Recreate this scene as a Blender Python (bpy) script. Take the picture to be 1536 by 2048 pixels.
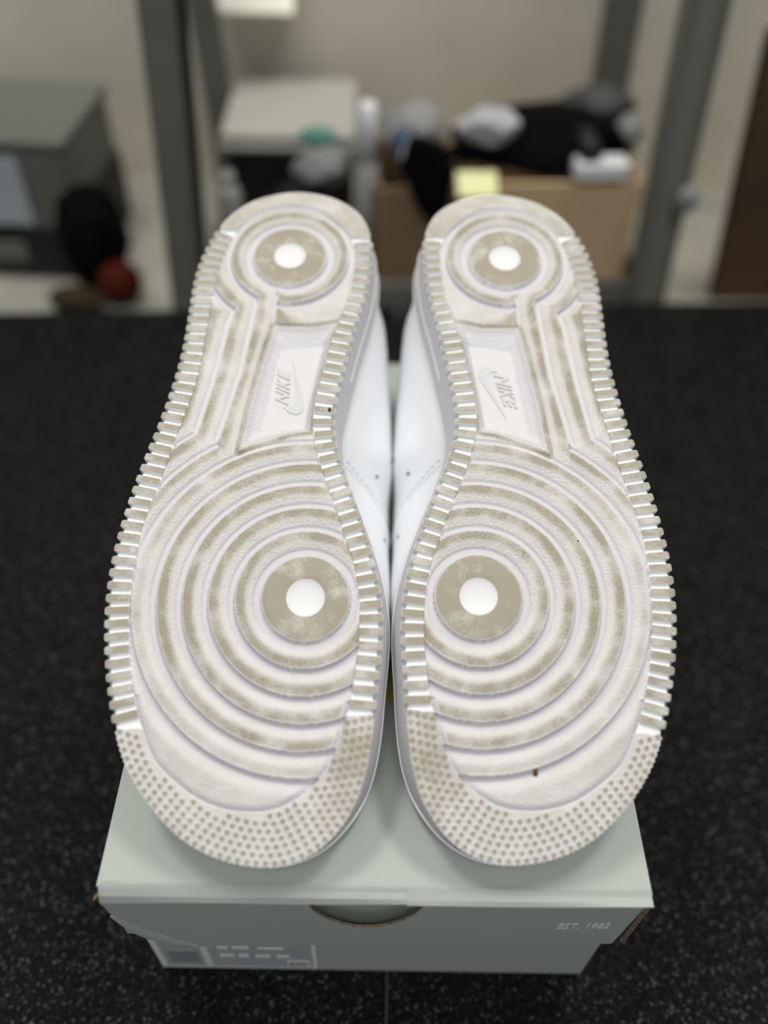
import bpy, bmesh, math, random
import numpy as np
from mathutils import Matrix, Vector
random.seed(7)
rng = np.random.default_rng(7)
S = bpy.context.scene
for o in list(bpy.data.objects):
    bpy.data.objects.remove(o)
COL = S.collection

# ------------------------------------------------------------------ camera
F_PX, TH, RO = 1706.08, 0.82618, 0.0292
Fv = Vector((0, math.cos(TH), -math.sin(TH)))
Uv = Vector((0, math.sin(TH), math.cos(TH)))
Rv = Vector((1, 0, 0))
R2 = Rv * math.cos(RO) + Uv * math.sin(RO)
U2 = Uv * math.cos(RO) - Rv * math.sin(RO)
cd = bpy.data.cameras.new('camera')
cam = bpy.data.objects.new('camera', cd)
COL.objects.link(cam)
M = Matrix(((R2.x, U2.x, -Fv.x, 0), (R2.y, U2.y, -Fv.y, 0), (R2.z, U2.z, -Fv.z, 0), (0, 0, 0, 1)))
cam.matrix_world = Matrix.Translation((-0.00084, -0.11774, 0.46892)) @ M
cd.sensor_fit = 'VERTICAL'
cd.sensor_height = 24.0
cd.sensor_width = 18.0
cd.lens = F_PX / 2048 * 24.0
cd.clip_start = 0.01
cd.dof.use_dof = True
cd.dof.focus_distance = 0.366
cd.dof.aperture_fstop = cd.lens / 13.0
S.camera = cam

# ------------------------------------------------------------------ world, lights, exposure
S.view_settings.view_transform = 'Standard'
S.view_settings.look = 'None'
S.view_settings.gamma = 1.0
S.view_settings.use_curve_mapping = False
S.view_settings.exposure = 0.0
wd = bpy.data.worlds.new('room_ambient')
S.world = wd
wd.use_nodes = True
wb = wd.node_tree.nodes['Background']
wb.inputs['Color'].default_value = (0.93, 0.96, 1.05, 1)
wb.inputs['Strength'].default_value = 0.31

def area_light(name, loc, rot, sx, sy, power, color):
    l = bpy.data.lights.new(name, 'AREA')
    l.shape = 'RECTANGLE'
    l.size, l.size_y, l.energy, l.color = sx, sy, power, color
    o = bpy.data.objects.new(name, l)
    COL.objects.link(o)
    o.location, o.rotation_euler = loc, rot
    return o
for lx in (-0.62, 0.62):
    area_light('overhead_area', (lx, 0.55, 2.3), (0, 0, 0), 0.28, 0.5, 17.5, (1.0, 0.985, 0.945))
area_light('overhead_area', (0.0, -0.80, 2.3), (0, 0, 0), 1.1, 0.28, 18, (1.0, 0.985, 0.945))  # added fill without a known source, brightens the wall and lid front

# ------------------------------------------------------------------ helpers
def link(o, parent=None):
    COL.objects.link(o)
    if parent is not None:
        o.parent = parent
    return o

def empty(name, loc=(0, 0, 0), rz=0.0):
    o = bpy.data.objects.new(name, None)
    o.empty_display_size = 0.02
    COL.objects.link(o)
    o.location = loc
    o.rotation_euler = (0, 0, rz)
    return o

def tag(o, label=None, cat=None, group=None, kind=None):
    if label: o['label'] = label
    if cat: o['category'] = cat
    if group: o['group'] = group
    if kind: o['kind'] = kind
    return o

def meshobj(name, verts, faces, mat, parent=None, smooth=False, mats=None, fmat=None):
    me = bpy.data.meshes.new(name)
    me.from_pydata([tuple(v) for v in verts], [], [tuple(f) for f in faces])
    for m in (mats or [mat]):
        me.materials.append(m)
    if fmat is not None:
        me.polygons.foreach_set('material_index', fmat)
    if smooth:
        me.polygons.foreach_set('use_smooth', [True] * len(me.polygons))
    me.update()
    o = bpy.data.objects.new(name, me)
    return link(o, parent)

def bmobj(name, bm, mat, parent=None, smooth=False, mats=None):
    bmesh.ops.recalc_face_normals(bm, faces=bm.faces[:])
    me = bpy.data.meshes.new(name)
    bm.to_mesh(me); bm.free()
    for m in (mats or [mat]):
        me.materials.append(m)
    if smooth:
        me.polygons.foreach_set('use_smooth', [True] * len(me.polygons))
    o = bpy.data.objects.new(name, me)
    return link(o, parent)

def bm_box(bm, c, size, rot=None, bevel=0.0, seg=2):
    r = bmesh.ops.create_cube(bm, size=1.0)
    vs = r['verts']
    bmesh.ops.scale(bm, vec=size, verts=vs)
    if bevel > 0:
        es = list({e for v in vs for e in v.link_edges})
        rb = bmesh.ops.bevel(bm, geom=es, offset=bevel, segments=seg, affect='EDGES', profile=0.5)
        vs = list({v for f in rb['faces'] for v in f.verts} | {v for v in vs if v.is_valid})
    if rot is not None:
        bmesh.ops.rotate(bm, cent=(0, 0, 0), matrix=rot, verts=vs)
    bmesh.ops.translate(bm, vec=c, verts=vs)
    return vs

def bm_tube(bm, pts, r, n=10, cap=True):
    pts = [Vector(p) for p in pts]
    rings = []
    up = Vector((0.13, 0.21, 1)).normalized()
    for i, p in enumerate(pts):
        t = (pts[min(i + 1, len(pts) - 1)] - pts[max(i - 1, 0)]).normalized()
        a = t.cross(up).normalized(); b = a.cross(t)
        rr = r[i] if isinstance(r, (list, tuple)) else r
        rings.append([bm.verts.new(p + (a * math.cos(2 * math.pi * k / n) + b * math.sin(2 * math.pi * k / n)) * rr) for k in range(n)])
    for i in range(len(rings) - 1):
        for k in range(n):
            bm.faces.new((rings[i][k], rings[i][(k + 1) % n], rings[i + 1][(k + 1) % n], rings[i + 1][k]))
    if cap:
        bm.faces.new(rings[0][::-1]); bm.faces.new(rings[-1])

def prism(pts, y0, y1):
    """extrude polygon pts (x,z) from y0 to y1 -> verts, faces"""
    n = len(pts)
    v = [(x, y0, z) for x, z in pts] + [(x, y1, z) for x, z in pts]
    f = [tuple(range(n)), tuple(range(2 * n - 1, n - 1, -1))]
    f += [(i, i + n, (i + 1) % n + n, (i + 1) % n) for i in range(n)]
    return v, f

# ------------------------------------------------------------------ materials
def mat(name, color, rough=0.6, spec=0.4, noise=None, bump=None, metallic=0.0, attr=False):
    """noise=(scale, colour2, amount, detail)   bump=(scale, strength, distance)"""
    m = bpy.data.materials.new(name)
    m.use_nodes = True
    nt = m.node_tree; N = nt.nodes; L = nt.links
    b = N['Principled BSDF']
    b.inputs['Roughness'].default_value = rough
    b.inputs['Specular IOR Level'].default_value = spec
    b.inputs['Metallic'].default_value = metallic
    b.inputs['Base Color'].default_value = (*color, 1)
    tc = N.new('ShaderNodeTexCoord')
    if noise:
        nz = N.new('ShaderNodeTexNoise'); nz.inputs['Scale'].default_value = noise[0]
        nz.inputs['Detail'].default_value = noise[3] if len(noise) > 3 else 4
        L.new(tc.outputs['Object'], nz.inputs['Vector'])
        mr = N.new('ShaderNodeMapRange')
        mr.inputs['From Min'].default_value = 0.35; mr.inputs['From Max'].default_value = 0.65
        mr.inputs['To Max'].default_value = noise[2]
        L.new(nz.outputs['Fac'], mr.inputs['Value'])
        mx = N.new('ShaderNodeMix'); mx.data_type = 'RGBA'
        mx.inputs[6].default_value = (*color, 1); mx.inputs[7].default_value = (*noise[1], 1)
        L.new(mr.outputs['Result'], mx.inputs[0])
        L.new(mx.outputs[2], b.inputs['Base Color'])
    if bump:
        nb = N.new('ShaderNodeTexNoise'); nb.inputs['Scale'].default_value = bump[0]; nb.inputs['Detail'].default_value = 3
        L.new(tc.outputs['Object'], nb.inputs['Vector'])
        bp = N.new('ShaderNodeBump'); bp.inputs['Strength'].default_value = bump[1]; bp.inputs['Distance'].default_value = bump[2]
        L.new(nb.outputs['Fac'], bp.inputs['Height'])
        L.new(bp.outputs['Normal'], b.inputs['Normal'])
    return m

WHITE = (0.72, 0.705, 0.69)          # walked-on rubber
LILAC = (0.57, 0.55, 0.58)          # smooth rubber in the grooves, their cool shade tinted in
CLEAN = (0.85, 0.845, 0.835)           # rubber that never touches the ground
DIRT = (0.335, 0.300, 0.225)

def sole_mat(name, base_dirt=None):
    """white rubber with walked-in dirt; dirt amount from the mesh attribute 'dirt' (or constant)"""
    m = bpy.data.materials.new(name); m.use_nodes = True
    nt = m.node_tree; N = nt.nodes; L = nt.links
    b = N['Principled BSDF']; b.inputs['Roughness'].default_value = 0.5; b.inputs['Specular IOR Level'].default_value = 0.35
    tc = N.new('ShaderNodeTexCoord')
    def noise(scale, detail, rough=0.6):
        n = N.new('ShaderNodeTexNoise'); n.inputs['Scale'].default_value = scale
        n.inputs['Detail'].default_value = detail; n.inputs['Roughness'].default_value = rough
        L.new(tc.outputs['Object'], n.inputs['Vector']); return n.outputs['Fac']
    def math_(op, a, c):
        x = N.new('ShaderNodeMath'); x.operation = op
        for i, q in enumerate((a, c)):
            if isinstance(q, (int, float)): x.inputs[i].default_value = q
            else: L.new(q, x.inputs[i])
        return x.outputs[0]
    big = noise(70, 3); fine = noise(1300, 3, 0.7)
    f1 = math_('MULTIPLY_ADD', big, 2.3); N_last = N[-1]; N_last.inputs[2].default_value = -0.30
    f2 = math_('MULTIPLY_ADD', fine, 1.3); N[-1].inputs[2].default_value = 0.30
    f = math_('MULTIPLY', f1, f2)
    if base_dirt is None:
        at = N.new('ShaderNodeAttribute'); at.attribute_name = 'dirt'; d = at.outputs['Fac']
    else:
        v = N.new('ShaderNodeValue'); v.outputs[0].default_value = base_dirt; d = v.outputs[0]
    f = math_('MULTIPLY', f, d)
    cl = N.new('ShaderNodeClamp'); L.new(f, cl.inputs[0]); cl.inputs[2].default_value = 1.0
    def mixc(fac, a, c):
        x = N.new('ShaderNodeMix'); x.data_type = 'RGBA'; L.new(fac, x.inputs[0])
        for i, q in ((6, a), (7, c)):
            if isinstance(q, tuple): x.inputs[i].default_value = (*q, 1)
            else: L.new(q, x.inputs[i])
        return x.outputs[2]
    def clampd(kf):
        y = math_('MULTIPLY', d, kf); z = N.new('ShaderNodeClamp'); L.new(y, z.inputs[0]); return z.outputs[0]
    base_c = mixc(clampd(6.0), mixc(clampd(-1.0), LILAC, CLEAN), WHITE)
    mx = N.new('ShaderNodeMix'); mx.data_type = 'RGBA'
    L.new(base_c, mx.inputs[6]); mx.inputs[7].default_value = (*DIRT, 1)
    L.new(cl.outputs[0], mx.inputs[0]); L.new(mx.outputs[2], b.inputs['Base Color'])
    bp = N.new('ShaderNodeBump'); bp.inputs['Distance'].default_value = 0.0007
    tx = noise(900, 2)
    L.new(tx, bp.inputs['Height'])
    if base_dirt is None:
        at2 = N.new('ShaderNodeAttribute'); at2.attribute_name = 'grain'
        L.new(at2.outputs['Fac'], bp.inputs['Strength'])
    else:
        bp.inputs['Strength'].default_value = 0.22
    L.new(bp.outputs['Normal'], b.inputs['Normal'])
    return m

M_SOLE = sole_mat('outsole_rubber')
M_LUGTOP = sole_mat('worn_lug_top', 1.1)
M_STAR = sole_mat('worn_star_top', 1.7)
M_CLEAN = mat('clean_white_rubber', (0.80, 0.795, 0.785), 0.45, 0.35)
M_EMB = mat('embossed_rubber', (0.60, 0.595, 0.59), 0.5, 0.3)
M_MID = mat('midsole_rubber', (0.72, 0.71, 0.73), 0.6, 0.3, noise=(900, (0.62, 0.61, 0.64), 0.7), bump=(1500, 0.45, 0.0006))
M_MIDLINE = mat('midsole_smooth_trim', (0.84, 0.83, 0.83), 0.4, 0.4)
M_LEATHER = mat('white_leather', (0.84, 0.86, 0.89), 0.42, 0.45, bump=(700, 0.18, 0.0005))
M_LINING = mat('grey_white_lining', (0.66, 0.67, 0.69), 0.9, 0.1, bump=(1500, 0.4, 0.0005))
M_HOLE = mat('perforation_shadow', (0.05, 0.05, 0.06), 0.9, 0.1)
M_THREAD = mat('white_thread', (0.62, 0.64, 0.68), 0.8, 0.2)

# ------------------------------------------------------------------ SETTING
def floor_mat():
    m = bpy.data.materials.new('black_rubber_mat'); m.use_nodes = True
    nt = m.node_tree; N = nt.nodes; L = nt.links; b = N['Principled BSDF']
    b.inputs['Roughness'].default_value = 0.48; b.inputs['Specular IOR Level'].default_value = 0.08
    tc = N.new('ShaderNodeTexCoord')
    vo = N.new('ShaderNodeTexVoronoi'); vo.inputs['Scale'].default_value = 800
    L.new(tc.outputs['Object'], vo.inputs['Vector'])
    sep = N.new('ShaderNodeSeparateColor'); L.new(vo.outputs['Color'], sep.inputs[0])
    cr = N.new('ShaderNodeValToRGB')
    e = cr.color_ramp.elements
    e[0].position = 0.0; e[0].color = (0.0018, 0.0018, 0.0018, 1)
    e[1].position = 1.0; e[1].color = (0.07, 0.073, 0.073, 1)
    e.new(0.58).color = (0.0032, 0.0033, 0.0033, 1); e.new(0.90).color = (0.014, 0.0145, 0.0145, 1)
    L.new(sep.outputs[0], cr.inputs[0]); L.new(cr.outputs[0], b.inputs['Base Color'])
    nz = N.new('ShaderNodeTexNoise'); nz.inputs['Scale'].default_value = 420; nz.inputs['Detail'].default_value = 4
    L.new(tc.outputs['Object'], nz.inputs['Vector'])
    bp = N.new('ShaderNodeBump'); bp.inputs['Strength'].default_value = 0.8; bp.inputs['Distance'].default_value = 0.002
    L.new(nz.outputs['Fac'], bp.inputs['Height']); L.new(bp.outputs['Normal'], b.inputs['Normal'])
    return m
M_FLOOR = floor_mat()
M_CONC = mat('grey_concrete', (0.36, 0.345, 0.29), 0.7, 0.3, noise=(9, (0.27, 0.26, 0.22), 0.7), bump=(120, 0.2, 0.002))
M_WALL = mat('beige_grey_wall', (0.74, 0.70, 0.575), 0.75, 0.25, noise=(6, (0.62, 0.58, 0.475), 0.8), bump=(60, 0.15, 0.002))

WALL_Y = 0.86
fl = meshobj('floor', [(-4, -3, -0.012), (4, -3, -0.012), (4, WALL_Y + 0.05, -0.012), (-4, WALL_Y + 0.05, -0.012),
                       (-4, -3, -0.06), (4, -3, -0.06), (4, WALL_Y + 0.05, -0.06), (-4, WALL_Y + 0.05, -0.06)],
             [(0, 1, 2, 3), (7, 6, 5, 4), (0, 4, 5, 1), (1, 5, 6, 2), (2, 6, 7, 3), (3, 7, 4, 0)], M_CONC)
tag(fl, kind='structure')
for x0, x1 in ((-1.20, 0.0068), (0.0082, 1.20)):
    e0, e1 = 0.583 + 0.077 * x0, 0.583 + 0.077 * x1
    v = [(x0, -0.62, -0.0119), (x1, -0.62, -0.0119), (x1, e1, -0.0119), (x0, e0, -0.0119),
         (x0, -0.62, -0.0008), (x1, -0.62, -0.0008), (x1, e1, -0.0008), (x0, e0, -0.0008)]
    c = 0.0008
    v += [(x0 + c, -0.62 + c, 0), (x1 - c, -0.62 + c, 0), (x1 - c, e1 - c, 0), (x0 + c, e0 - c, 0)]
    f = [(3, 2, 1, 0), (8, 9, 10, 11)]
    for k in range(4):
        f += [(k, (k + 1) % 4, (k + 1) % 4 + 4, k + 4), (k + 4, (k + 1) % 4 + 4, (k + 1) % 4 + 8, k + 8)]
    meshobj('rubber_tile', v, f, M_FLOOR, fl)
wl = meshobj('wall_back', *prism([(-4, -0.06), (4, -0.06), (4, 2.6), (-4, 2.6)], WALL_Y, WALL_Y + 0.1), M_WALL)
tag(wl, kind='structure')

# ------------------------------------------------------------------ SNEAKERS
# sole drawn in millimetres: x across (0 = inner edge of the left shoe), s along the sole from the toe
SL = [(0, 32), (46, 28), (93, 24), (140, 19), (186, 17), (380, 17)]
s_t = np.linspace(-12, 345, 1200)
sl_t = np.radians(np.interp(s_t, [a for a, b in SL], [b for a, b in SL]))
ds = s_t[1] - s_t[0]
cY = np.concatenate([[0], np.cumsum(np.cos((sl_t[1:] + sl_t[:-1]) / 2) * ds)])
cZ = np.concatenate([[0], np.cumsum(np.sin((sl_t[1:] + sl_t[:-1]) / 2) * ds)])
cY -= np.interp(0, s_t, cY); cZ -= np.interp(0, s_t, cZ)
H0 = 18.6          # height of the toe edge over the lid
X0 = -45.0         # sole centre line -> local x = 0

def sole_map(x, s, n, side):
    """canonical sole coords (mm) -> shoe-local metres; n = outward from the sole"""
    x = np.asarray(x, float); s = np.asarray(s, float); n = np.asarray(n, float)
    a = np.interp(s, s_t, sl_t)
    Y = np.interp(s, s_t, cY) - np.sin(a) * n
    Z = np.interp(s, s_t, cZ) + np.cos(a) * n + H0
    return np.stack([(x - X0) * side, Y, np.maximum(Z, 0.35)], -1) / 1000

def resample(P, n, closed):
    P = np.asarray(P, float)
    if closed: P = np.vstack([P, P[:1]])
    # catmull-rom then even spacing
    out = []
    m = len(P) - 1
    for i in range(m):
        p1, p2 = P[i], P[i + 1]
        p0 = P[i - 1] if i > 0 else (P[m - 1] if closed else P[0])
        p3 = P[i + 2] if i + 2 <= m else (P[1] if closed else P[m])
        for t in np.linspace(0, 1, 12, endpoint=False):
            out.append(0.5 * ((2 * p1) + (-p0 + p2) * t + (2 * p0 - 5 * p1 + 4 * p2 - p3) * t * t + (-p0 + 3 * p1 - 3 * p2 + p3) * t ** 3))
    out.append(P[-1])
    out = np.array(out)
    d = np.concatenate([[0], np.cumsum(np.hypot(*np.diff(out, axis=0).T))])
    q = np.linspace(0, d[-1], n + 1 if closed else n)
    if closed: q = q[:-1]
    return np.stack([np.interp(q, d, out[:, 0]), np.interp(q, d, out[:, 1])], -1)

def smooth_closed(P, it=3):
    for _ in range(it):
        P = 0.25 * np.roll(P, 1, 0) + 0.5 * P + 0.25 * np.roll(P, -1, 0)
    return P

LOUT = [[-50.5, 322.7], [-69.0, 317.6], [-80.5, 308.5], [-87.4, 298.0], [-91.8, 286.8], [-94.6, 275.1], [-95.9, 263.2], [-96.1, 248.2], [-96.2, 228.0], [-97.0, 214.9], [-98.6, 201.2], [-101.8, 182.0], [-104.6, 168.9], [-108.0, 151.9], [-110.5, 135.7], [-111.9, 124.0], [-112.6, 113.3], [-112.6, 101.5], [-112.0, 92.4], [-110.8, 82.5], [-109.1, 72.3], [-107.0, 62.8], [-104.6, 53.7], [-102.8, 48.0], [-98.4, 37.4], [-91.6, 26.8], [-83.4, 17.6], [-74.1, 9.7], [-63.0, 4.1], [-51.2, 1.0], [-39.8, 0.4], [-30.8, 2.2], [-22.0, 6.9], [-14.7, 14.2], [-9.0, 23.1], [-5.3, 33.6], [-3.2, 45.5], [-2.2, 57.0], [-1.6, 68.1], [-0.9, 77.8], [-0.4, 87.4], [-0.8, 99.0], [-2.4, 109.8], [-5.1, 121.2], [-8.8, 133.5], [-13.5, 146.5], [-18.9, 160.6], [-22.0, 169.7], [-24.2, 180.7], [-24.2, 193.2], [-20.9, 214.9], [-17.0, 236.9], [-13.4, 254.3], [-11.2, 269.8], [-10.6, 284], [-11.8, 296.2], [-18.2, 309.6], [-32.0, 319.4]]
OUT = smooth_closed(resample(LOUT, 560, True), 4)
LUGIN_L = [[-79.0, 295.2], [-81.5, 289.7], [-82.9, 282.5], [-83.9, 275.5], [-85.1, 268.6], [-86.0, 260.9], [-86.4, 255.0], [-86.8, 249.2], [-87.0, 232.3], [-87.1, 220.6], [-88.0, 207.6], [-89.4, 197.1], [-91.0, 189.1], [-92.9, 179.0], [-98.2, 151.3], [-102.2, 132.6], [-103.6, 116.3], [-103.6, 103.4], [-102.4, 89.3], [-100.4, 77.2], [-97.6, 64.7], [-94.7, 54.8]]
TOEIN = [[-87.3, 38.7], [-78.0, 30.0], [-68.2, 23.8], [-57.9, 20.5], [-47.9, 19.8], [-38.8, 21.2], [-31.3, 25.0], [-24.6, 30.7], [-19.5, 37.6], [-15.3, 49.0], [-12.9, 58.1]]
LUGIN_R = [[-19.2, 288.5], [-18.6, 278.0], [-19.2, 267.6], [-21.6, 253.3], [-24.2, 243.4], [-27.4, 231.3], [-31.0, 211.1], [-33.0, 199.8], [-33.6, 187.5], [-33.2, 180.5], [-30.4, 168.3], [-26.4, 156.5], [-21.2, 143.3], [-16.5, 129.6], [-12.5, 118.2], [-10.2, 106.2], [-9.4, 95.5], [-9.5, 84.7], [-10.2, 75.9], [-11.4, 66.4]]
HEELIN = [[-78.3, 297.9], [-71.6, 306.2], [-62.2, 311.4], [-50.7, 313.2], [-39.9, 311.4], [-31.0, 305.4], [-23.6, 297.4]]
INNER = resample(LUGIN_L + TOEIN + LUGIN_R[::-1] + HEELIN[::-1], 520, True)
HC = np.array([-50.9, 280.2]); RH = 17.9
BC = np.array([-31.8, 103.2]); RB = 18.2
PAN_OUT = np.array([[-56.1, 239.0], [-48, 238.6], [-38, 238.8], [-25.0, 241.5], [-27.6, 231.3], [-30.8, 214.2], [-33.6, 197.6], [-34.0, 180.0], [-42.3, 178.6], [-50.3, 175.6], [-58.3, 172.8], [-65.9, 168.9], [-63.4, 193.7], [-58.5, 226.8]])
PAN_IN = np.array([[-51.6, 226.9], [-31.7, 229.9], [-37.9, 184.5], [-57.1, 181.3]])
LINE_A = np.array([[-55.7, 257.0], [-56.1, 239.0], [-58.5, 226.8], [-63.4, 193.7], [-65.9, 168.9]])
GR_B = np.array([[-65.3, 252.2], [-66.2, 241.0], [-69.0, 212.0], [-71.8, 197.0], [-75.8, 174.8]])
GR_C = np.array([[-75.6, 246.4], [-77.5, 239.0], [-79.0, 223.2], [-80.8, 207.4], [-84.5, 184.3], [-85.2, 179.7]])

def inside(P, poly):
    x, y = P[:, 0], P[:, 1]; r = np.zeros(len(P), bool)
    px, py = poly[:, 0], poly[:, 1]; qx, qy = np.roll(px, -1), np.roll(py, -1)
    for i in range(len(poly)):
        c = (py[i] > y) != (qy[i] > y)
        if not c.any(): continue
        xi = (qx[i] - px[i]) * (y[c] - py[i]) / (qy[i] - py[i]) + px[i]
        r[c] ^= x[c] < xi
    return r

def dist_poly(P, poly, closed, want=False):
    a = poly; b = np.roll(poly, -1, 0)
    if not closed: a, b = poly[:-1], poly[1:]
    best = np.full(len(P), 1e9); near = np.zeros((len(P), 2)) if want else None
    for p, q in zip(a, b):
        e = q - p; l2 = e @ e
        if l2 < 1e-12: continue
        t = np.clip(((P - p) @ e) / l2, 0, 1)
        c = p + t[:, None] * e
        d = np.hypot(P[:, 0] - c[:, 0], P[:, 1] - c[:, 1])
        m = d < best
        best[m] = d[m]
        if want: near[m] = c[m]
    return (best, near) if want else best

def sst(a, b, x):
    t = np.clip((x - a) / (b - a), 0, 1); return t * t * (3 - 2 * t)

def band_kind(P):
    """0 lug band, 1 heel band, 2 toe band (for points outside the inner contour)"""
    k = np.zeros(len(P), int)
    k[P[:, 1] > 296.5 + (P[:, 0] + 87) * (-0.045)] = 1
    k[P[:, 1] < 49.0 + (P[:, 0] + 102.8) * 0.085] = 2
    return k

def build_outsole():
    """height field of the whole tread, returns x, s, n, dirt, grain, faces"""
    st = 0.45
    xs = np.arange(-114, 1.0, st); ss = np.arange(-1, 324.5, st)
    gx, gs = np.meshgrid(xs, ss)
    P = np.stack([gx.ravel(), gs.ravel()], -1)
    # rim: pulled in under the lugs, flush at heel and toe, finely serrated round the toe
    nrm = np.roll(OUT, -1, 0) - np.roll(OUT, 1, 0)
    nrm = np.stack([nrm[:, 1], -nrm[:, 0]], -1); nrm /= np.linalg.norm(nrm, axis=1)[:, None]
    if inside((OUT[:1] + nrm[:1] * 1.5), OUT)[0]: nrm = -nrm
    kd = band_kind(OUT)
    off = np.where(kd == 0, -1.3, 0.0)
    for _ in range(3): off = (np.roll(off, 1) + off * 2 + np.roll(off, -1)) / 4
    fine = resample(OUT + nrm * off[:, None], 2400, True)
    fk = band_kind(fine)
    fn = np.roll(fine, -1, 0) - np.roll(fine, 1, 0); fn = np.stack([fn[:, 1], -fn[:, 0]], -1); fn /= np.linalg.norm(fn, axis=1)[:, None]
    if inside(fine[:1] + fn[:1] * 1.5, OUT)[0]: fn = -fn
    arc = np.arange(2400) / 2400
    fine = fine + fn * (np.where(fk == 2, 0.45, 0) * np.sin(arc * 2 * math.pi * 330))[:, None]
    ins = inside(P, fine)
    nx = len(xs)
    I = ins.reshape(gx.shape)
    cell = I[:-1, :-1] | I[1:, :-1] | I[:-1, 1:] | I[1:, 1:]
    r, c = np.where(cell)
    q = np.stack([r * nx + c, r * nx + c + 1, (r + 1) * nx + c + 1, (r + 1) * nx + c], -1)
    used = np.unique(q); remap = -np.ones(len(P), int); remap[used] = np.arange(len(used))
    q = remap[q]; P = P[used]; ins = ins[used]
    o = ~ins
    _, near = dist_poly(P[o], fine[::3], True, True)
    P[o] = near
    # --- heights
    n = np.zeros(len(P)); dirt = np.zeros(len(P)); grain = np.full(len(P), 0.1)
    inn = inside(P, INNER)
    dI = dist_poly(P, INNER, True)
    k = band_kind(P)
    lugb = ~inn & (k == 0); heel = ~inn & (k == 1); toe = ~inn & (k == 2)
    n[lugb] = -1.7; dirt[lugb] = -1.0
    n[heel] = -0.9 * (1 - sst(0.2, 0.7, dI[heel])); dirt[heel] = 0.72 * sst(0.3, 1.2, dI[heel]); grain[heel] = 0.35
    n[toe] = -0.55; dirt[toe] = 0.33 + 0.50 * sst(-30, -12, P[toe, 0]) * sst(12, 24, P[toe, 1]); grain[toe] = 0.25
    rb = np.hypot(P[:, 0] - BC[0], P[:, 1] - BC[1]); rh = np.hypot(P[:, 0] - HC[0], P[:, 1] - HC[1])
    pan = inside(P, PAN_OUT) & inn
    # signed distances: a = to the next groove inwards, b = to the next groove outwards (edges, not centres)
    a_ = np.full(len(P), 99.0); b_ = np.full(len(P), 99.0); flo = np.full(len(P), 99.0)
    def groove(sd, w, mask=None):
        ad = np.abs(sd) - w
        if mask is not None: ad = np.where(mask, ad, 99)
        np.minimum(flo, ad, out=flo)
        m = sd > 0
        a_[m] = np.minimum(a_[m], ad[m]); b_[~m] = np.minimum(b_[~m], ad[~m])
    ballz = P[:, 1] < 205
    groove(rb - 1.09 * RB, 1.45, ballz)
    for kx in (1.67, 2.26, 2.84, 3.41, 3.96): groove(rb - kx * RB, 1.15, ballz)
    groove(rb - 4.47 * RB, 1.1, (P[:, 0] < -74) & (P[:, 1] < 176) & (P[:, 1] > 130))
    groove(rb - 5.05 * RB, 1.1, (P[:, 0] < -84) & (P[:, 1] < 181) & (P[:, 1] > 130))
    heelz = P[:, 1] > 225
    groove(rh - 1.12 * RH, 1.7, heelz)
    ang = np.degrees(np.arctan2(P[:, 1] - HC[1], P[:, 0] - HC[0]))
    groove(rh - 1.69 * RH, 1.15, heelz & ~((ang > -117.5) & (ang < -99.5)))
    groove(rh - 2.33 * RH, 1.1, (P[:, 0] < -74.5) & (P[:, 1] > 246))
    inner_i = np.where(inn)[0]
    for pl, w in ((LINE_A, 0.5), (GR_B, 1.1), (GR_C, 1.1)):
        full = np.full(len(P), 99.0); full[inner_i] = dist_poly(P[inner_i], pl, False)
        o_ = np.argsort(pl[:, 1])
        sgn_ = np.where(np.interp(P[:, 1], pl[o_, 1], pl[o_, 0]) > P[:, 0], 1.0, -1.0)
        groove(full * sgn_, w)
    e = flo
    bb = np.where(b_ > 50, np.maximum(8.3 - a_, 2.6), b_); aa = np.where(a_ > 50, 8.3, a_)
    t = np.clip(bb / np.maximum(aa + bb, 0.1), 0, 1)
    crest = -0.55 * sst(0.35, 1.0, t) - 0.75 * sst(0.62, 1.0, t)
    step = sst(-0.2, 0.35, bb)
    prof = np.where(e < 0.0, -2.2, np.minimum(0, -2.2 + (2.2 + crest) * np.minimum(step, sst(-0.1, 0.5, aa))))
    lip = 0.26 * np.exp(-((bb - 0.45) / 0.25) ** 2) * (b_ < 50)
    ridge = inn & ~pan
    n[ridge] = (prof + lip)[ridge]
    dr = sst(0.25, 1.2, bb) * (1 - 0.85 * sst(0.36, 0.78, t))
    # the outermost ring and the toe side were walked on less
    dr = dr * (1 - 0.55 * sst(3.3 * RB, 3.9 * RB, rb) * sst(160, 135, P[:, 1])) * (0.62 + 0.38 * sst(20, 60, P[:, 1]))
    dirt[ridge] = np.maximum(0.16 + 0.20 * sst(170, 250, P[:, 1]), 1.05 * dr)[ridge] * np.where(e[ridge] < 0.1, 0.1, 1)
    lz = ridge & (bb > -0.05) & (bb < 0.75) & (b_ < 50); dirt[lz] = -0.75 * (1 - sst(0.45, 0.75, bb[lz])) + dirt[lz] * sst(0.45, 0.75, bb[lz])
    grain[ridge] = np.where(e[ridge] < 0.2, 0.02, 0.75)
    # recesses that take the two separate pivot discs
    for c_, R_, r_ in ((BC, RB, rb), (HC, RH, rh)):
        m = r_ < 1.0 * R_; n[m] = -2.2; dirt[m] = 0.05; grain[m] = 0.05
    # arch pocket
    pi_ = np.where(pan)[0]
    do = dist_poly(P[pi_], PAN_OUT, True); isin = inside(P[pi_], PAN_IN); di = np.where(isin, 0, dist_poly(P[pi_], PAN_IN, True))
    t = do / (do + di + 1e-6)
    n[pi_] = -0.7 - 4.3 * t; grain[pi_] = 0.75; dirt[pi_] = 0.85 * (1 - sst(0.2, 2.2, do)) - 0.40 * sst(1.6, 5.0, do)
    edge = ridge.copy(); ei = np.where(ridge)[0]
    dpe = dist_poly(P[ei], PAN_OUT, True)
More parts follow.
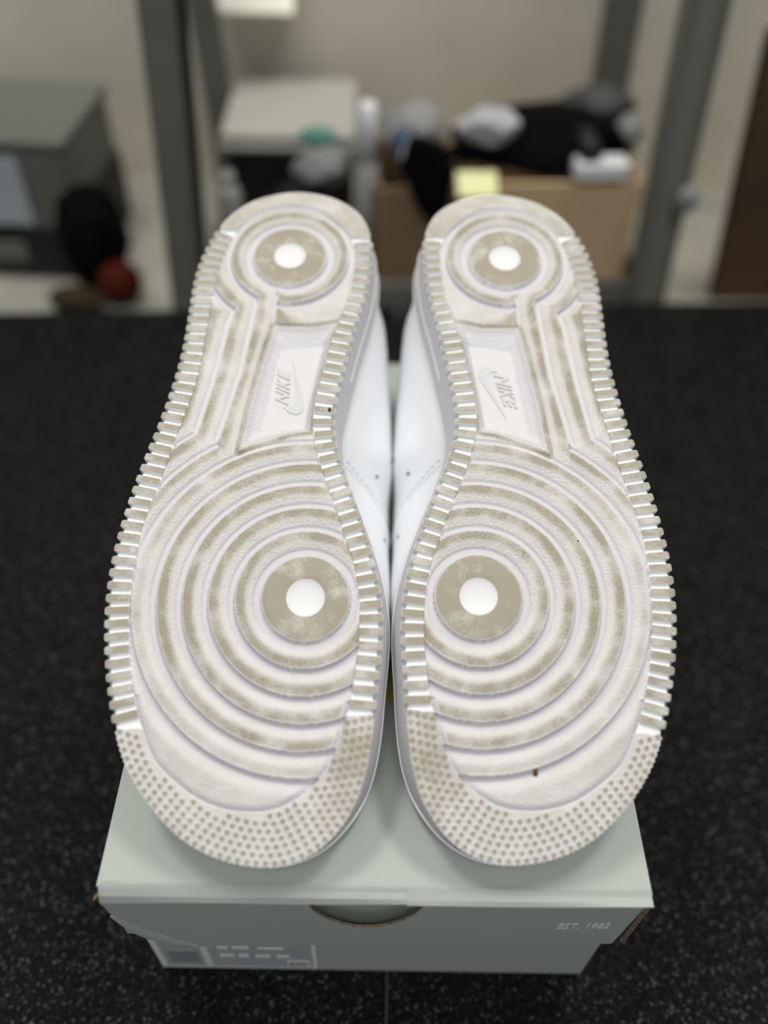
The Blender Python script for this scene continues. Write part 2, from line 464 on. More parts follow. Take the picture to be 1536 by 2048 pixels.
    dirt[ei] = np.maximum(dirt[ei], 0.9 * (1 - sst(0.3, 2.6, dpe)))
    # shallow drop along the toe side of the pocket rim
    m = ridge & (dI < 0.6); n[m] -= 0.5
    m = ridge & (P[:, 1] < 62) & (dI < 3.2); dirt[m] *= sst(1.2, 3.2, dI[m]); n[m] -= 0.9 * (1 - sst(0.3, 3.0, dI[m]))
    # --- skirt down the rim
    ed = np.sort(np.concatenate([q[:, [0, 1]], q[:, [1, 2]], q[:, [2, 3]], q[:, [3, 0]]]), axis=1)
    key = ed[:, 0] * len(P) + ed[:, 1]
    u, cnt = np.unique(key, return_counts=True)
    bd = u[cnt == 1]; b0, b1 = bd // len(P), bd % len(P)
    bv = np.unique(np.concatenate([b0, b1])); mp = {v: len(P) + i for i, v in enumerate(bv)}
    P2 = np.vstack([P, P[bv]]); n2 = np.concatenate([n, np.full(len(bv), -5.0)])
    dirt2 = np.concatenate([dirt, np.zeros(len(bv))]); grain2 = np.concatenate([grain, np.zeros(len(bv))])
    skirt = [(a, b, mp[b], mp[a]) for a, b in zip(b0.tolist(), b1.tolist())]
    return P2[:, 0], P2[:, 1], n2, dirt2, grain2, np.vstack([q, np.array(skirt)])

FIELD = build_outsole()

def np_mesh(name, V, Q):
    me = bpy.data.meshes.new(name)
    me.vertices.add(len(V)); me.vertices.foreach_set('co', np.ascontiguousarray(V, np.float32).ravel())
    me.loops.add(Q.size); me.loops.foreach_set('vertex_index', np.ascontiguousarray(Q, np.int32).ravel())
    me.polygons.add(len(Q)); me.polygons.foreach_set('loop_start', np.arange(0, Q.size, 4, dtype=np.int32))
    me.polygons.foreach_set('loop_total', np.full(len(Q), 4, np.int32))
    me.update(); me.validate()
    return me

# normals of the outer contour, used for lugs and stars
ONRM = np.roll(OUT, -1, 0) - np.roll(OUT, 1, 0)
ONRM = np.stack([ONRM[:, 1], -ONRM[:, 0]], -1); ONRM /= np.linalg.norm(ONRM, axis=1)[:, None]
if inside(OUT[:1] + ONRM[:1] * 1.5, OUT)[0]: ONRM = -ONRM
OARC = np.concatenate([[0], np.cumsum(np.hypot(*np.diff(np.vstack([OUT, OUT[:1]]), axis=0).T))])

def out_at(a):
    """point and outward normal on the outer contour at arc length a"""
    a = a % OARC[-1]
    cl = np.vstack([OUT, OUT[:1]]); cn = np.vstack([ONRM, ONRM[:1]])
    p = np.array([np.interp(a, OARC, cl[:, 0]), np.interp(a, OARC, cl[:, 1])])
    nn = np.array([np.interp(a, OARC, cn[:, 0]), np.interp(a, OARC, cn[:, 1])])
    return p, nn / np.linalg.norm(nn)

def ray_inner(p, dirv):
    """distance from p along dirv to the inner contour"""
    a = INNER; b = np.roll(INNER, -1, 0); e = b - a
    den = dirv[0] * e[:, 1] - dirv[1] * e[:, 0]
    w = a - p
    with np.errstate(divide='ignore', invalid='ignore'):
        t = (w[:, 0] * e[:, 1] - w[:, 1] * e[:, 0]) / den
        u = (w[:, 0] * dirv[1] - w[:, 1] * dirv[0]) / den
    ok = (u >= 0) & (u <= 1) & (t > 0)
    return t[ok].min() if ok.any() else 8.0

KD = band_kind(OUT)
def lug_range(sel):
    i = np.where(sel)[0]
    return OARC[i.min()], OARC[i.max()]
left_sel = (KD == 0) & (OUT[:, 0] < -60); right_sel = (KD == 0) & (OUT[:, 0] > -45)

def half_profile(i):
    return i

def wid(s): return 24.5 - 6.5 * (1 - sst(0, 34, s)) + 5.5 * sst(170, 290, s)      # midsole height

def rowx(s, grow=0.0):
    """left / right x of the outline at row s"""
    s = min(max(s, 1.2), 321.5)
    a = OUT; b = np.roll(OUT, -1, 0)
    m = ((a[:, 1] - s) * (b[:, 1] - s)) <= 0
    e = b[m, 1] - a[m, 1]; e = np.where(np.abs(e) < 1e-9, 1e-9, e)
    x = a[m, 0] + (s - a[m, 1]) / e * (b[m, 0] - a[m, 0])
    return x.min() - grow, x.max() + grow

M_GRIT = mat('black_grit', (0.02, 0.02, 0.02), 0.8, 0.2)
M_MUD = mat('brown_mud_crumb', (0.12, 0.07, 0.03), 0.9, 0.1)
GRIT = {1: [(-26.6, 191.4, 0.2, 0.75, M_GRIT)], -1: [(-74.4, 128.0, -0.4, 0.8, M_GRIT), (-52.8, 34.3, -1.0, 1.1, M_MUD)]}

def sneaker(side, loc, rz, label, flip):
    T = empty('sneaker', loc, rz); tag(T, label, 'shoe')
    # ---- outsole
    x, s, n, dirt, grain, Q = FIELD
    V = sole_map(x, s, n, side)
    Qs = Q if side > 0 else Q[:, ::-1]
    me = np_mesh('outsole', V, Qs)
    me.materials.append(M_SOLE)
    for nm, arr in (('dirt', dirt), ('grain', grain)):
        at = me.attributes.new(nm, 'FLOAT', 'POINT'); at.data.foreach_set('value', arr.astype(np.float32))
    me.polygons.foreach_set('use_smooth', np.ones(len(me.polygons), bool))
    out = link(bpy.data.objects.new('outsole', me), T)

    # ---- pivot discs with a clean round dimple
    for C_, R_ in ((BC, RB), (HC, RH)):
        prof = [(0, -1.5), (0.12, -1.46), (0.24, -1.2), (0.34, -0.8), (0.405, -0.35), (0.425, -0.12), (0.44, -0.02), (0.6, 0.0), (0.8, 0.0), (0.94, -0.05), (0.985, -0.2), (1.0, -0.6), (1.0, -2.4)]
        nseg = 72; vx, vs_, vn, vd = [], [], [], []
        for r_, h_ in prof[1:]:
            for j in range(nseg):
                a = 2 * math.pi * j / nseg
                vx.append(C_[0] + r_ * R_ * math.cos(a)); vs_.append(C_[1] + r_ * R_ * math.sin(a)); vn.append(h_)
                vd.append(-0.7 if r_ < 0.43 else (1.3 if r_ < 0.95 else 0.2))
        vx.append(C_[0]); vs_.append(C_[1]); vn.append(prof[0][1]); vd.append(-0.7)
        fc = []
        for i in range(len(prof) - 2):
            for j in range(nseg):
                fc.append((i * nseg + j, i * nseg + (j + 1) % nseg, (i + 1) * nseg + (j + 1) % nseg, (i + 1) * nseg + j))
        cidx = len(vx) - 1
        fc += [(cidx, (j + 1) % nseg, j) for j in range(nseg)]
        fc = [f[::-1] for f in fc] if side > 0 else fc
        o = meshobj('pivot_disc', sole_map(vx, vs_, vn, side), fc, M_SOLE, out, True)
        at = o.data.attributes.new('dirt', 'FLOAT', 'POINT'); at.data.foreach_set('value', vd)
        at = o.data.attributes.new('grain', 'FLOAT', 'POINT'); at.data.foreach_set('value', [0.08] * len(vd))

    # ---- tread lugs along both edges
    for sel, count in ((left_sel, 46), (right_sel, 41)):
        a0, a1 = lug_range(sel)
        pitch = (a1 - a0) / count
        for i in range(count):
            ac = a0 + pitch * (i + 0.5)
            p, nn = out_at(ac)
            tt = np.array([-nn[1], nn[0]])
            w = pitch * 0.60 / 2
            din = ray_inner(p, -nn)
            din = min(max(din, 6.0), 13.0) + random.uniform(-0.15, 0.25)
            jt = random.uniform(-0.08, 0.08)
            # along-lug stations (distance from outer contour inwards, half width factor, top height, bottom height)
            st_ = [(-0.5, 0.72, -0.75, -4.6), (-0.15, 0.9, -0.22, -4.3), (0.5, 1.0, -0.02 + jt * .3, -3.4), (din - 0.5, 1.0, -0.02, -3.4), (din - 0.05, 0.96, -0.16, -3.4)]
            vx, vs_, vn = [], [], []
            for dd, fw, top, bot in st_:
                c = p - nn * dd
                for sg, hgt in ((-1, bot), (-1, top - 0.28), (-0.86, top), (0.86, top), (1, top - 0.28), (1, bot)):
                    q = c + tt * (w * fw * sg)
                    vx.append(q[0]); vs_.append(q[1]); vn.append(hgt)
            fc, fm = [], []
            for a in range(len(st_) - 1):
                for b in range(5):
                    fc.append((a * 6 + b, a * 6 + b + 1, (a + 1) * 6 + b + 1, (a + 1) * 6 + b)); fm.append(1 if b in (2,) and a > 0 else 0)
            fc.append((5, 4, 3, 2, 1, 0)); fm.append(0)
            e0 = (len(st_) - 1) * 6
            fc.append(tuple(range(e0, e0 + 6))); fm.append(0)
            if side < 0: fc = [f[::-1] for f in fc]
            meshobj('tread_lug', sole_map(vx, vs_, vn, side), fc, None, out, False, [M_CLEAN, M_LUGTOP], fm)

    # ---- star studs of the toe band, in rows that follow the rim
    sm = None
    cnt = 0
    toe_i = np.where(KD == 2)[0]
    ta0, ta1 = OARC[toe_i.min()] + 1.5, OARC[toe_i.max()] - 1.5
    spots = []
    fa = np.linspace(ta0 - 1.2, ta1 + 1.2, 900)
    fp = [out_at(a) for a in fa]; mid_i = len(fp) // 2
    for r_i in range(8):
        row = np.array([p - nn * (1.75 + 2.82 * r_i) for p, nn in fp])
        dl = np.concatenate([[0], np.cumsum(np.hypot(*np.diff(row, axis=0).T))]); dl -= dl[mid_i]
        for c_i in range(-45, 46):
            a = 3.5 * (c_i + 0.5 * (r_i % 2))
            if a < dl[0] or a > dl[-1]: continue
            q = np.array([np.interp(a, dl, row[:, 0]), np.interp(a, dl, row[:, 1])])
            if inside(q[None], INNER)[0] or band_kind(q[None])[0] != 2: continue
            if dist_poly(q[None], INNER, True)[0] < 1.05 or dist_poly(q[None], OUT[::2], True)[0] < 1.3: continue
            if any((q[0] - z[0]) ** 2 + (q[1] - z[1]) ** 2 < 6.2 for z in spots): continue
            spots.append((q[0], q[1], math.pi / 2))
    for (qx, qs, an) in spots[:300]:
        P = []
        for j in range(10):
            rr = 1.35 if j % 2 == 0 else 0.72
            a = an + 2 * math.pi * j / 10
            P.append((math.cos(a) * rr, math.sin(a) * rr))
        vx = [qx + 0.88 * a for a, b in P] + [qx + a for a, b in P]
        vs_ = [qs + 0.88 * b for a, b in P] + [qs + b for a, b in P]
        vn = [0.12] * 10 + [-0.75] * 10
        fc = [tuple(range(10))] + [(j, j + 10, (j + 1) % 10 + 10, (j + 1) % 10) for j in range(10)]
        if side < 0: fc = [f[::-1] for f in fc]
        meshobj('star_stud', sole_map(vx, vs_, vn, side), fc, None, out, False, [M_CLEAN, M_STAR], [1] + [0] * 10)

    # ---- grit stuck in the tread
    for gx, gs, gn, gr, gm in GRIT[side]:
        bm = bmesh.new(); bmesh.ops.create_icosphere(bm, subdivisions=2, radius=1.0)
        for v in bm.verts:
            d_ = 1 + 0.5 * math.sin(v.co.x * 5 + gx) * math.cos(v.co.y * 4 + gs)
            v.co = Vector(sole_map(gx + v.co.x * gr * d_ * 0.8, gs + v.co.y * gr * d_ * 1.2, gn + v.co.z * gr * 0.6, side))
        bmobj('grit', bm, gm, out, True)

    # ---- embossed emblem in the arch pocket
    ox, os_, sgn, rot = flip
    def emb(lx, ly, nn):
        c_, s_ = math.cos(rot), math.sin(rot)
        u = lx * c_ - ly * s_; v = lx * s_ + ly * c_
        # real-world reading frame -> real x (mm, mirrored back into canonical x for the right shoe)
        xr = ox - v * sgn; sr = os_ + u * sgn
        return sole_map(xr if side > 0 else 2 * X0 - xr, sr, nn, side)
    SWU = [(0.4, 2.4), (-.1, .3), (.2, -1.1), (1.4, -2.3), (3.2, -2.9), (5.2, -3.1), (7.6, -3.0), (12, -2.3), (16.8, -1.3), (21.5, -.6), (26, 0)]
    SWL = [(0.1, 2.3), (-1.9, .5), (-3.1, -1.3), (-3.7, -3.4), (-3.2, -5.3), (-1.6, -6.6), (1.4, -6.9), (7.5, -5.5), (14.2, -3.5), (20.4, -1.8), (26, -.25)]
    bm = bmesh.new(); rr_ = []
    for (ua, ub), (la, lb) in zip(SWU, SWL):
        rr_.append([bm.verts.new(emb(ua, ub, -5.4)), bm.verts.new(emb(ua, ub, -4.58)), bm.verts.new(emb(la, lb, -4.58)), bm.verts.new(emb(la, lb, -5.4))])
    for p_, q_ in zip(rr_[:-1], rr_[1:]):
        for z in range(3): bm.faces.new((p_[z], p_[z + 1], q_[z + 1], q_[z]))
    bm.faces.new(rr_[0]); bm.faces.new(rr_[-1])
    bmobj('tick_emblem', bm, M_EMB, out)
    for ch, lx0, lx1 in (('N', 1.2, 6.6), ('I', 7.5, 8.6), ('K', 9.6, 14.2), ('E', 14.6, 18.6)):
        cu = bpy.data.curves.new('lettering', 'FONT'); cu.body = ch; cu.extrude = 0.02; cu.offset = 0.03; cu.size = 1.0
        to = bpy.data.objects.new('lettering', cu); COL.objects.link(to)
        dg = bpy.context.evaluated_depsgraph_get()
        tm = bpy.data.meshes.new_from_object(to.evaluated_get(dg))
        bpy.data.objects.remove(to)
        co = np.array([v.co for v in tm.vertices])
        cx0, cx1 = co[:, 0].min(), co[:, 0].max(); cy0, cy1 = co[:, 1].min(), co[:, 1].max()
        for v in tm.vertices:
            ly = 0.2 + (v.co.y - cy0) / (cy1 - cy0) * 6.4
            if ch == 'E': ly = 0.6 + (v.co.y - cy0) / (cy1 - cy0) * 6.0
            lx = lx0 + (v.co.x - cx0) / (cx1 - cx0) * (lx1 - lx0) + 0.48 * (ly - 0.2)
            v.co = Vector(emb(lx, ly, -4.48 if v.co.z > 0 else -5.3))
        if side < 0: tm.flip_normals()
        tm.materials.clear(); tm.materials.append(M_EMB)
        tm.name = 'lettering'
        link(bpy.data.objects.new('lettering', tm), out)

    # ---- midsole wall
    no = 280
    O = resample(OUT, no, True)
    nr = np.roll(O, -1, 0) - np.roll(O, 1, 0); nr = np.stack([nr[:, 1], -nr[:, 0]], -1); nr /= np.linalg.norm(nr, axis=1)[:, None]
    if inside(O[:1] + nr[:1] * 1.5, OUT)[0]: nr = -nr
    for _ in range(4): nr = (np.roll(nr, 1, 0) + 2 * nr + np.roll(nr, -1, 0)) / 4
    hm = wid(O[:, 1])
    med = sst(60, 110, O[:, 1]) * 0
    lev = [(-1.4, 0.06), (-0.1, 0.16), (0.5, 0.22), (1.9, 0.5), (3.0, 0.86), (3.3, 0.93), (3.0, 0.985), (2.2, 1.0), (0.2, 1.0), (-2.5, 0.93), (-6, 0.9)]
    V = []
    for off, fr in lev:
        kk = np.where(O[:, 1] < 30, 0.6 + 0.4 * sst(0, 30, O[:, 1]), 1.0)
        Pn = O + nr * (off * (kk if off > 0 else 1))[:, None] if off > 0 else O + nr * off
        V.append(sole_map(Pn[:, 0], Pn[:, 1], -hm * fr, side))
    V = np.vstack(V)
    fc = []
    for i in range(len(lev) - 1):
        for j in range(no):
            f = (i * no + j, i * no + (j + 1) % no, (i + 1) * no + (j + 1) % no, (i + 1) * no + j)
            fc.append(f if side > 0 else f[::-1])
    mid = meshobj('midsole', V, fc, M_MID, T, True)
    # moulded line on the heel sidewalls, both sides, and the stitched lip above
    def wall_pt(j, fr, extra):
        off = np.interp(fr, [0.16, 0.22, 0.5, 0.86, 0.93, 0.985], [-0.1, 0.5, 1.9, 3.0, 3.3, 3.0]) + extra
        q = O[j % no] + nr[j % no] * off
        return sole_map(q[0], q[1], -hm[j % no] * fr, side)
    def strip(name, js, fr, r, material, parent):
        bm = bmesh.new(); bm_tube(bm, [wall_pt(j, fr(j) if callable(fr) else fr, 0.0) for j in js], r, 6)
        return bmobj(name, bm, material, parent, True)
    jr = [j for j in range(no) if O[j, 0] > -45 and 214 < O[j, 1] < 300]
    jl = [j for j in range(no) if O[j, 0] < -60 and 214 < O[j, 1] < 300]
    strip('moulded_line', jr, 0.55, 0.00055, M_MIDLINE, mid)
    strip('moulded_line', jl, 0.55, 0.00055, M_MIDLINE, mid)
    strip('welt_lip', list(range(no)) + [0], 0.955, 0.0007, M_MIDLINE, mid)

    # ---- upper: lofted rows across the shoe
    rows = np.concatenate([[3.0, 4.5, 7], np.arange(11, 312, 5.0), [313, 316.5, 319]])
    Hs = [(0, 26), (15, 40), (30, 49), (50, 57), (75, 64), (100, 72), (130, 85), (160, 99), (185, 106), (205, 104), (230, 97), (260, 94), (290, 100), (320, 108)]
    HX = lambda s: float(np.interp(s, [a for a, b in Hs], [b for a, b in Hs]))
    NJ = 12
    def section(s):
        xl, xr = rowx(s, -1.2)
        hb = float(wid(np.array(s))) - 1.0
        Ht = HX(s)
        endf = min(1.0, (s - 1) / 28.0)
        if s > 290: endf = min(endf, 1.0)
        xc = (xl + xr) / 2
        if 80 < s < 300:                                   # the foot is wider than the narrow waist of the sole
            xc += 5 * sst(110, 160, s) * (1 - sst(240, 300, s))
        Hd = hb + (Ht - hb) * (max(endf, 0.02) ** 0.45)
        bul_r = max(0.0, float(np.interp(s, [60, 90, 120, 180, 220, 260, 300], [-3, 0.3, 1.7, 1.7, -0.5, -4.0, -9.0])) - (xc + 0.84 * (xr - xc))) * sst(50, 85, s) * (1 - sst(275, 310, s))
        bul_l = 3.0 * sst(100, 150, s) * (1 - sst(230, 280, s))
        op = sst(176, 196, s)                               # collar opening
        pts = []
        topin = 0.70
        for j in range(NJ + 1):                             # outer left wall up to the rim / crown
            ph = math.pi / 2 * j / NJ
            w = hb + (Hd - hb) * math.sin(ph)
            cx = math.cos(ph) ** 0.62
            xd = xc + (xl - xc) * cx - bul_l * math.sin(2 * ph)
            cxo = 1 - 0.42 * (j / NJ) ** 1.8
            xo = xc + (xl - xc) * cxo - bul_l * math.sin(math.pi * j / NJ)
            wo = hb + (Ht - 8 - hb) * (j / NJ) + 8 * math.sin(ph)
            pts.append((xd * (1 - op) + xo * op, w * (1 - op) + wo * op))
        left = pts
        right = []
        for j in range(NJ + 1):
            ph = math.pi / 2 * j / NJ
            w = hb + (Hd - hb) * math.sin(ph)
            cx = math.cos(ph) ** 0.62
            xd = xc + (xr - xc) * cx + bul_r * math.sin(2 * ph)
            cxo = 1 - 0.42 * (j / NJ) ** 1.8
            xo = xc + (xr - xc) * cxo + bul_r * math.sin(math.pi * (j / NJ) ** 0.9)
            wo = hb + (Ht - 8 - hb) * (j / NJ) + 8 * math.sin(ph)
            right.append((xd * (1 - op) + xo * op, w * (1 - op) + wo * op))
        return left, right, xc, hb, Ht, op
    secs = [section(float(s)) for s in rows]
    def upper_pt(i, part, j, lift=0.0):
        """point on the outer skin: i row index (float), part 'L'/'R', j 0..NJ (float)"""
        i0 = int(min(max(math.floor(i), 0), len(rows) - 2)); fi = i - i0
        j0 = int(min(max(math.floor(j), 0), NJ - 1)); fj = j - j0
        k_ = 0 if part == 'L' else 1
        def g(a, b): return np.array(secs[a][k_][b])
        P = (g(i0, j0) * (1 - fj) + g(i0, j0 + 1) * fj) * (1 - fi) + (g(i0 + 1, j0) * (1 - fj) + g(i0 + 1, j0 + 1) * fj) * fi
        sv = rows[i0] * (1 - fi) + rows[i0 + 1] * fi
        sg = -1 if k_ == 0 else 1
        return sole_map(P[0] + sg * lift, sv, -P[1] - lift * 0.3, side)
    V = []; ring = None
    for s, (le, ri, xc, hb, Ht, op) in zip(rows, secs):
        xl, xr = le[NJ][0], ri[NJ][0]
        P = list(le)
        # rim / inner wall / insole / inner wall (collapsed onto the crown where closed)
        inner = [(le[NJ][0] + 4.0, Ht - 1.0), (le[NJ][0] + 7.0, Ht - 8), (max(le[NJ][0] + 2.0, le[3][0] + 5), hb + 35), (max(le[6][0] + 9, le[1][0] + 5), hb + 14), (xc, hb + 9)]
        inner += [(min(ri[6][0] - 9, ri[1][0] - 5), hb + 14), (min(ri[NJ][0] - 2.0, ri[3][0] - 5), hb + 35), (ri[NJ][0] - 7.0, Ht - 8), (ri[NJ][0] - 4.0, Ht - 1.0)]
        if op < 0.5:
            inner = [(xc + (q - 4) * 0.01, le[NJ][1]) for q in range(9)]
        P += inner + ri[::-1]
        V.append(sole_map([a for a, b in P], [s] * len(P), [-b for a, b in P], side))
    m = len(V[0]); Vv = np.vstack(V); fc = []; fm = []
    for i in range(len(rows) - 1):
        for j in range(m - 1):
            f = (i * m + j, (i + 1) * m + j, (i + 1) * m + j + 1, i * m + j + 1)
            fc.append(f if side < 0 else f[::-1])
            fm.append(1 if (NJ + 1 <= j < NJ + 9 and rows[i] > 180) else 0)
    e0 = (len(rows) - 1) * m
    fc.append(tuple(range(e0, e0 + m)) if side < 0 else tuple(range(e0, e0 + m))[::-1]); fm.append(0)
    fc.append(tuple(range(m))[::-1] if side < 0 else tuple(range(m))); fm.append(0)
    up = meshobj('upper', Vv, fc, None, T, True, [M_LEATHER, M_LINING], fm)
    ri_of = lambda s: float(np.interp(s, rows, np.arange(len(rows))))
    # raised quarter overlay edge, swoosh and perforations on both sides
    for part in ('L', 'R'):
        # curved tick overlay on the outer side: hook towards the toe, tail towards the heel
        if part == 'L':
            ua = np.array(SWU); la = np.array(SWL); kk_ = np.linspace(0, len(SWU) - 1, 61); ix = np.arange(len(SWU))
            up_ = np.stack([np.interp(kk_, ix, ua[:, 0]), np.interp(kk_, ix, ua[:, 1])], -1)
            lo_ = np.stack([np.interp(kk_, ix, la[:, 0]), np.interp(kk_, ix, la[:, 1])], -1)
            bm = bmesh.new(); rows_ = []
            for a_, b_ in zip(up_, lo_):
                row = []
                for f_, lft in ((-0.02, -0.8), (0, 1.0), (0.2, 1.0), (0.4, 1.0), (0.6, 1.0), (0.8, 1.0), (1, 1.0), (1.02, -0.8)):
                    q_ = a_ + (b_ - a_) * f_
                    row.append(bm.verts.new(upper_pt(ri_of(150 + q_[0] * 4.5), part, 1.6 + (q_[1] + 7) * 0.62, lft)))
                rows_.append(row)
            for a_, b_ in zip(rows_[:-1], rows_[1:]):
                for z in range(7): bm.faces.new((a_[z], a_[z + 1], b_[z + 1], b_[z]))
            bmobj('tick_overlay', bm, M_LEATHER, up, True)
        AR = np.array([(183, 0.5), (176, 2.0), (173, 2.7), (164, 3.7), (156, 5.2), (150, 7.0), (147, 9.0)])
        def arc_pt(t, ds_, lift):
            u = t * (len(AR) - 1); i0 = min(int(u), len(AR) - 2); v = AR[i0] + (AR[i0 + 1] - AR[i0]) * (u - i0)
            return upper_pt(ri_of(v[0] + ds_), part, v[1], lift)
        bm = bmesh.new(); bm_tube(bm, [arc_pt(t, -3.0, 0.25) for t in np.linspace(0, 1, 22)], 0.00045, 6)
        bmobj('overlay_edge', bm, M_LEATHER, up, True)
        bm = bmesh.new()
        for t in np.linspace(0.02, 0.96, 30):
            a = arc_pt(t, 0, 0.2); b = arc_pt(t + 0.018, 0, 0.2)
            bm_tube(bm, [a, (a + b) / 2, b], [0.0003, 0.00045, 0.0003], 5)
        so = bmobj('stitching', bm, M_THREAD, up, True); so['kind'] = 'stuff'
        for sp, jp in ((184, 2.7), (150, 3.2), (196, 4.4), (232, 5.4)):
            a = Vector(upper_pt(ri_of(sp), part, jp, 0.15))
            t1 = Vector(upper_pt(ri_of(sp + 1), part, jp)) - Vector(upper_pt(ri_of(sp - 1), part, jp))
            t2 = Vector(upper_pt(ri_of(sp), part, jp + 0.3)) - Vector(upper_pt(ri_of(sp), part, jp - 0.3))
            n_ = t1.cross(t2).normalized()
            if n_.x * (-1 if part == 'L' else 1) * side < 0: n_ = -n_
            u_ = n_.orthogonal().normalized(); w_ = n_.cross(u_)
            bm = bmesh.new()
            r0 = [bm.verts.new(a - n_ * 0.0006 + (u_ * math.cos(q) + w_ * math.sin(q)) * 0.00105) for q in np.linspace(0, 2 * math.pi, 14, endpoint=False)]
            r1 = [bm.verts.new(a + n_ * 0.0001 + (u_ * math.cos(q) + w_ * math.sin(q)) * 0.00095) for q in np.linspace(0, 2 * math.pi, 14, endpoint=False)]
            for q in range(14): bm.faces.new((r0[q], r0[(q + 1) % 14], r1[(q + 1) % 14], r1[q]))
            bm.faces.new(r1); bm.faces.new(r0[::-1])
            bmobj('perforation', bm, M_HOLE, up)
    return T

LID_Z = 0.1227
sneaker(+1, (-0.0450, 0.0, LID_Z + 0.0002), 0.0, 'left one of two white sneakers lying upside down on the grey-green shoebox', (-45.7, 195.0, 1, 0.0))
sneaker(-1, (0.0536, 0.0035, LID_Z + 0.0002), 0.016, 'right one of two white sneakers lying upside down on the grey-green shoebox', (-47.5, 215.0, -1, 0.21))

# ------------------------------------------------------------------ SHOEBOX
M_CARD = mat('grey_green_card', (0.425, 0.46, 0.415), 0.55, 0.35, noise=(35, (0.395, 0.43, 0.39), 0.6), bump=(160, 0.12, 0.0008))
M_CARDEDGE = mat('card_crease', (0.47, 0.50, 0.455), 0.6, 0.3, noise=(200, (0.40, 0.43, 0.39), 0.6))
M_PEEL = mat('peeled_card_paper', (0.47, 0.50, 0.47), 0.6, 0.3)
M_KRAFT = mat('brown_corrugated_edge', (0.27, 0.22, 0.145), 0.8, 0.2, noise=(500, (0.13, 0.09, 0.05), 0.9), bump=(700, 0.5, 0.0006))
M_PRINT = mat('pale_print', (0.74, 0.77, 0.74), 0.5, 0.3)
M_LABEL = mat('label_paper', (0.42, 0.46, 0.46), 0.45, 0.4, noise=(90, (0.38, 0.42, 0.42), 0.5))
M_LABELINK = mat('label_ink', (0.25, 0.28, 0.28), 0.5, 0.3)
M_YELLOW = mat('olive_yellow_sticker', (0.42, 0.40, 0.10), 0.5, 0.35)

B = empty('shoebox', (0, 0, 0), 0.0122)
tag(B, 'grey-green cardboard shoebox with a finger hole, standing on the black rubber mat', 'box')
W2, LL = 0.1093, 0.334
ZT = LID_Z

def lerp_x(x, a, b): return a + (b - a) * (x + W2) / (2 * W2)
def band_z(x): return lerp_x(x, 0.1150, 0.1215)
def low_z(x): return lerp_x(x, 0.0595, 0.0735)
YF = -0.0040
# lid: top sheet with softly bulging surface
bm = bmesh.new()
nx_, ny_ = 24, 30
g = [[bm.verts.new((-W2 + 2 * W2 * i / nx_, LL * j / ny_, ZT - 0.0002 - 0.0009 * (1 - min(1, (min(i, nx_ - i) / 3.0))) ** 2)) for i in range(nx_ + 1)] for j in range(ny_ + 1)]
gb = [[bm.verts.new((v.co.x, v.co.y, v.co.z - 0.0025)) for v in r] for r in g]
for j in range(ny_):
    for i in range(nx_):
        bm.faces.new((g[j][i], g[j][i + 1], g[j + 1][i + 1], g[j + 1][i]))
        bm.faces.new((gb[j][i + 1], gb[j][i], gb[j + 1][i], gb[j + 1][i + 1]))
for i in range(nx_):
    bm.faces.new((gb[0][i], gb[0][i + 1], g[0][i + 1], g[0][i])); bm.faces.new((g[ny_][i], g[ny_][i + 1], gb[ny_][i + 1], gb[ny_][i]))
for j in range(ny_):
    bm.faces.new((g[j][0], g[j + 1][0], gb[j + 1][0], gb[j][0])); bm.faces.new((gb[j][nx_], gb[j + 1][nx_], g[j + 1][nx_], g[j][nx_]))
lid = bmobj('lid', bm, M_CARD, B, False)
# rolled front fold in two overlapping lengths, with a slightly paler crease line on top
def fold(x0, x1, out):
    bm = bmesh.new(); n = 20; rows_ = []
    for i in range(n + 1):
        x = x0 + (x1 - x0) * i / n
        zb = band_z(x); wob = 0.0005 * math.sin(x * 70 + out * 900)
        pr = [(0.0016, ZT - 0.0003), (0.0004, ZT + 0.0002 + out), (-0.0008 - out, ZT - 0.0008 + out), (YF * 0.75 - out, (zb + ZT) / 2 + 0.0004), (YF - 0.0004 - out, zb + 0.0006 + wob), (YF + 0.0006, zb - 0.0006 + wob), (0.0010, zb - 0.0004)]
        rows_.append([bm.verts.new((x, y, z)) for y, z in pr])
    for i in range(n):
        for k in range(len(rows_[0]) - 1):
            bm.faces.new((rows_[i][k], rows_[i][k + 1], rows_[i + 1][k + 1], rows_[i + 1][k]))
    bm.faces.new(rows_[0]); bm.faces.new(rows_[-1][::-1])
    return bmobj('front_fold', bm, M_CARD, lid, False)
fold(-W2 + 0.001, 0.0125, 0.0); fold(0.0125, W2 - 0.0006, 0.0005)
bm = bmesh.new()
bm_tube(bm, [(-W2 + 0.003 + (2 * W2 - 0.006) * i / 40, 0.0012 + 0.0002 * math.sin(i * 1.7), ZT - 0.0001 + 0.00012 * math.sin(i * 2.3)) for i in range(41)], [0.0003 + 0.00025 * abs(math.sin(i * 3.1)) for i in range(41)], 6)
bmobj('pale_crease', bm, M_CARDEDGE, lid, True)
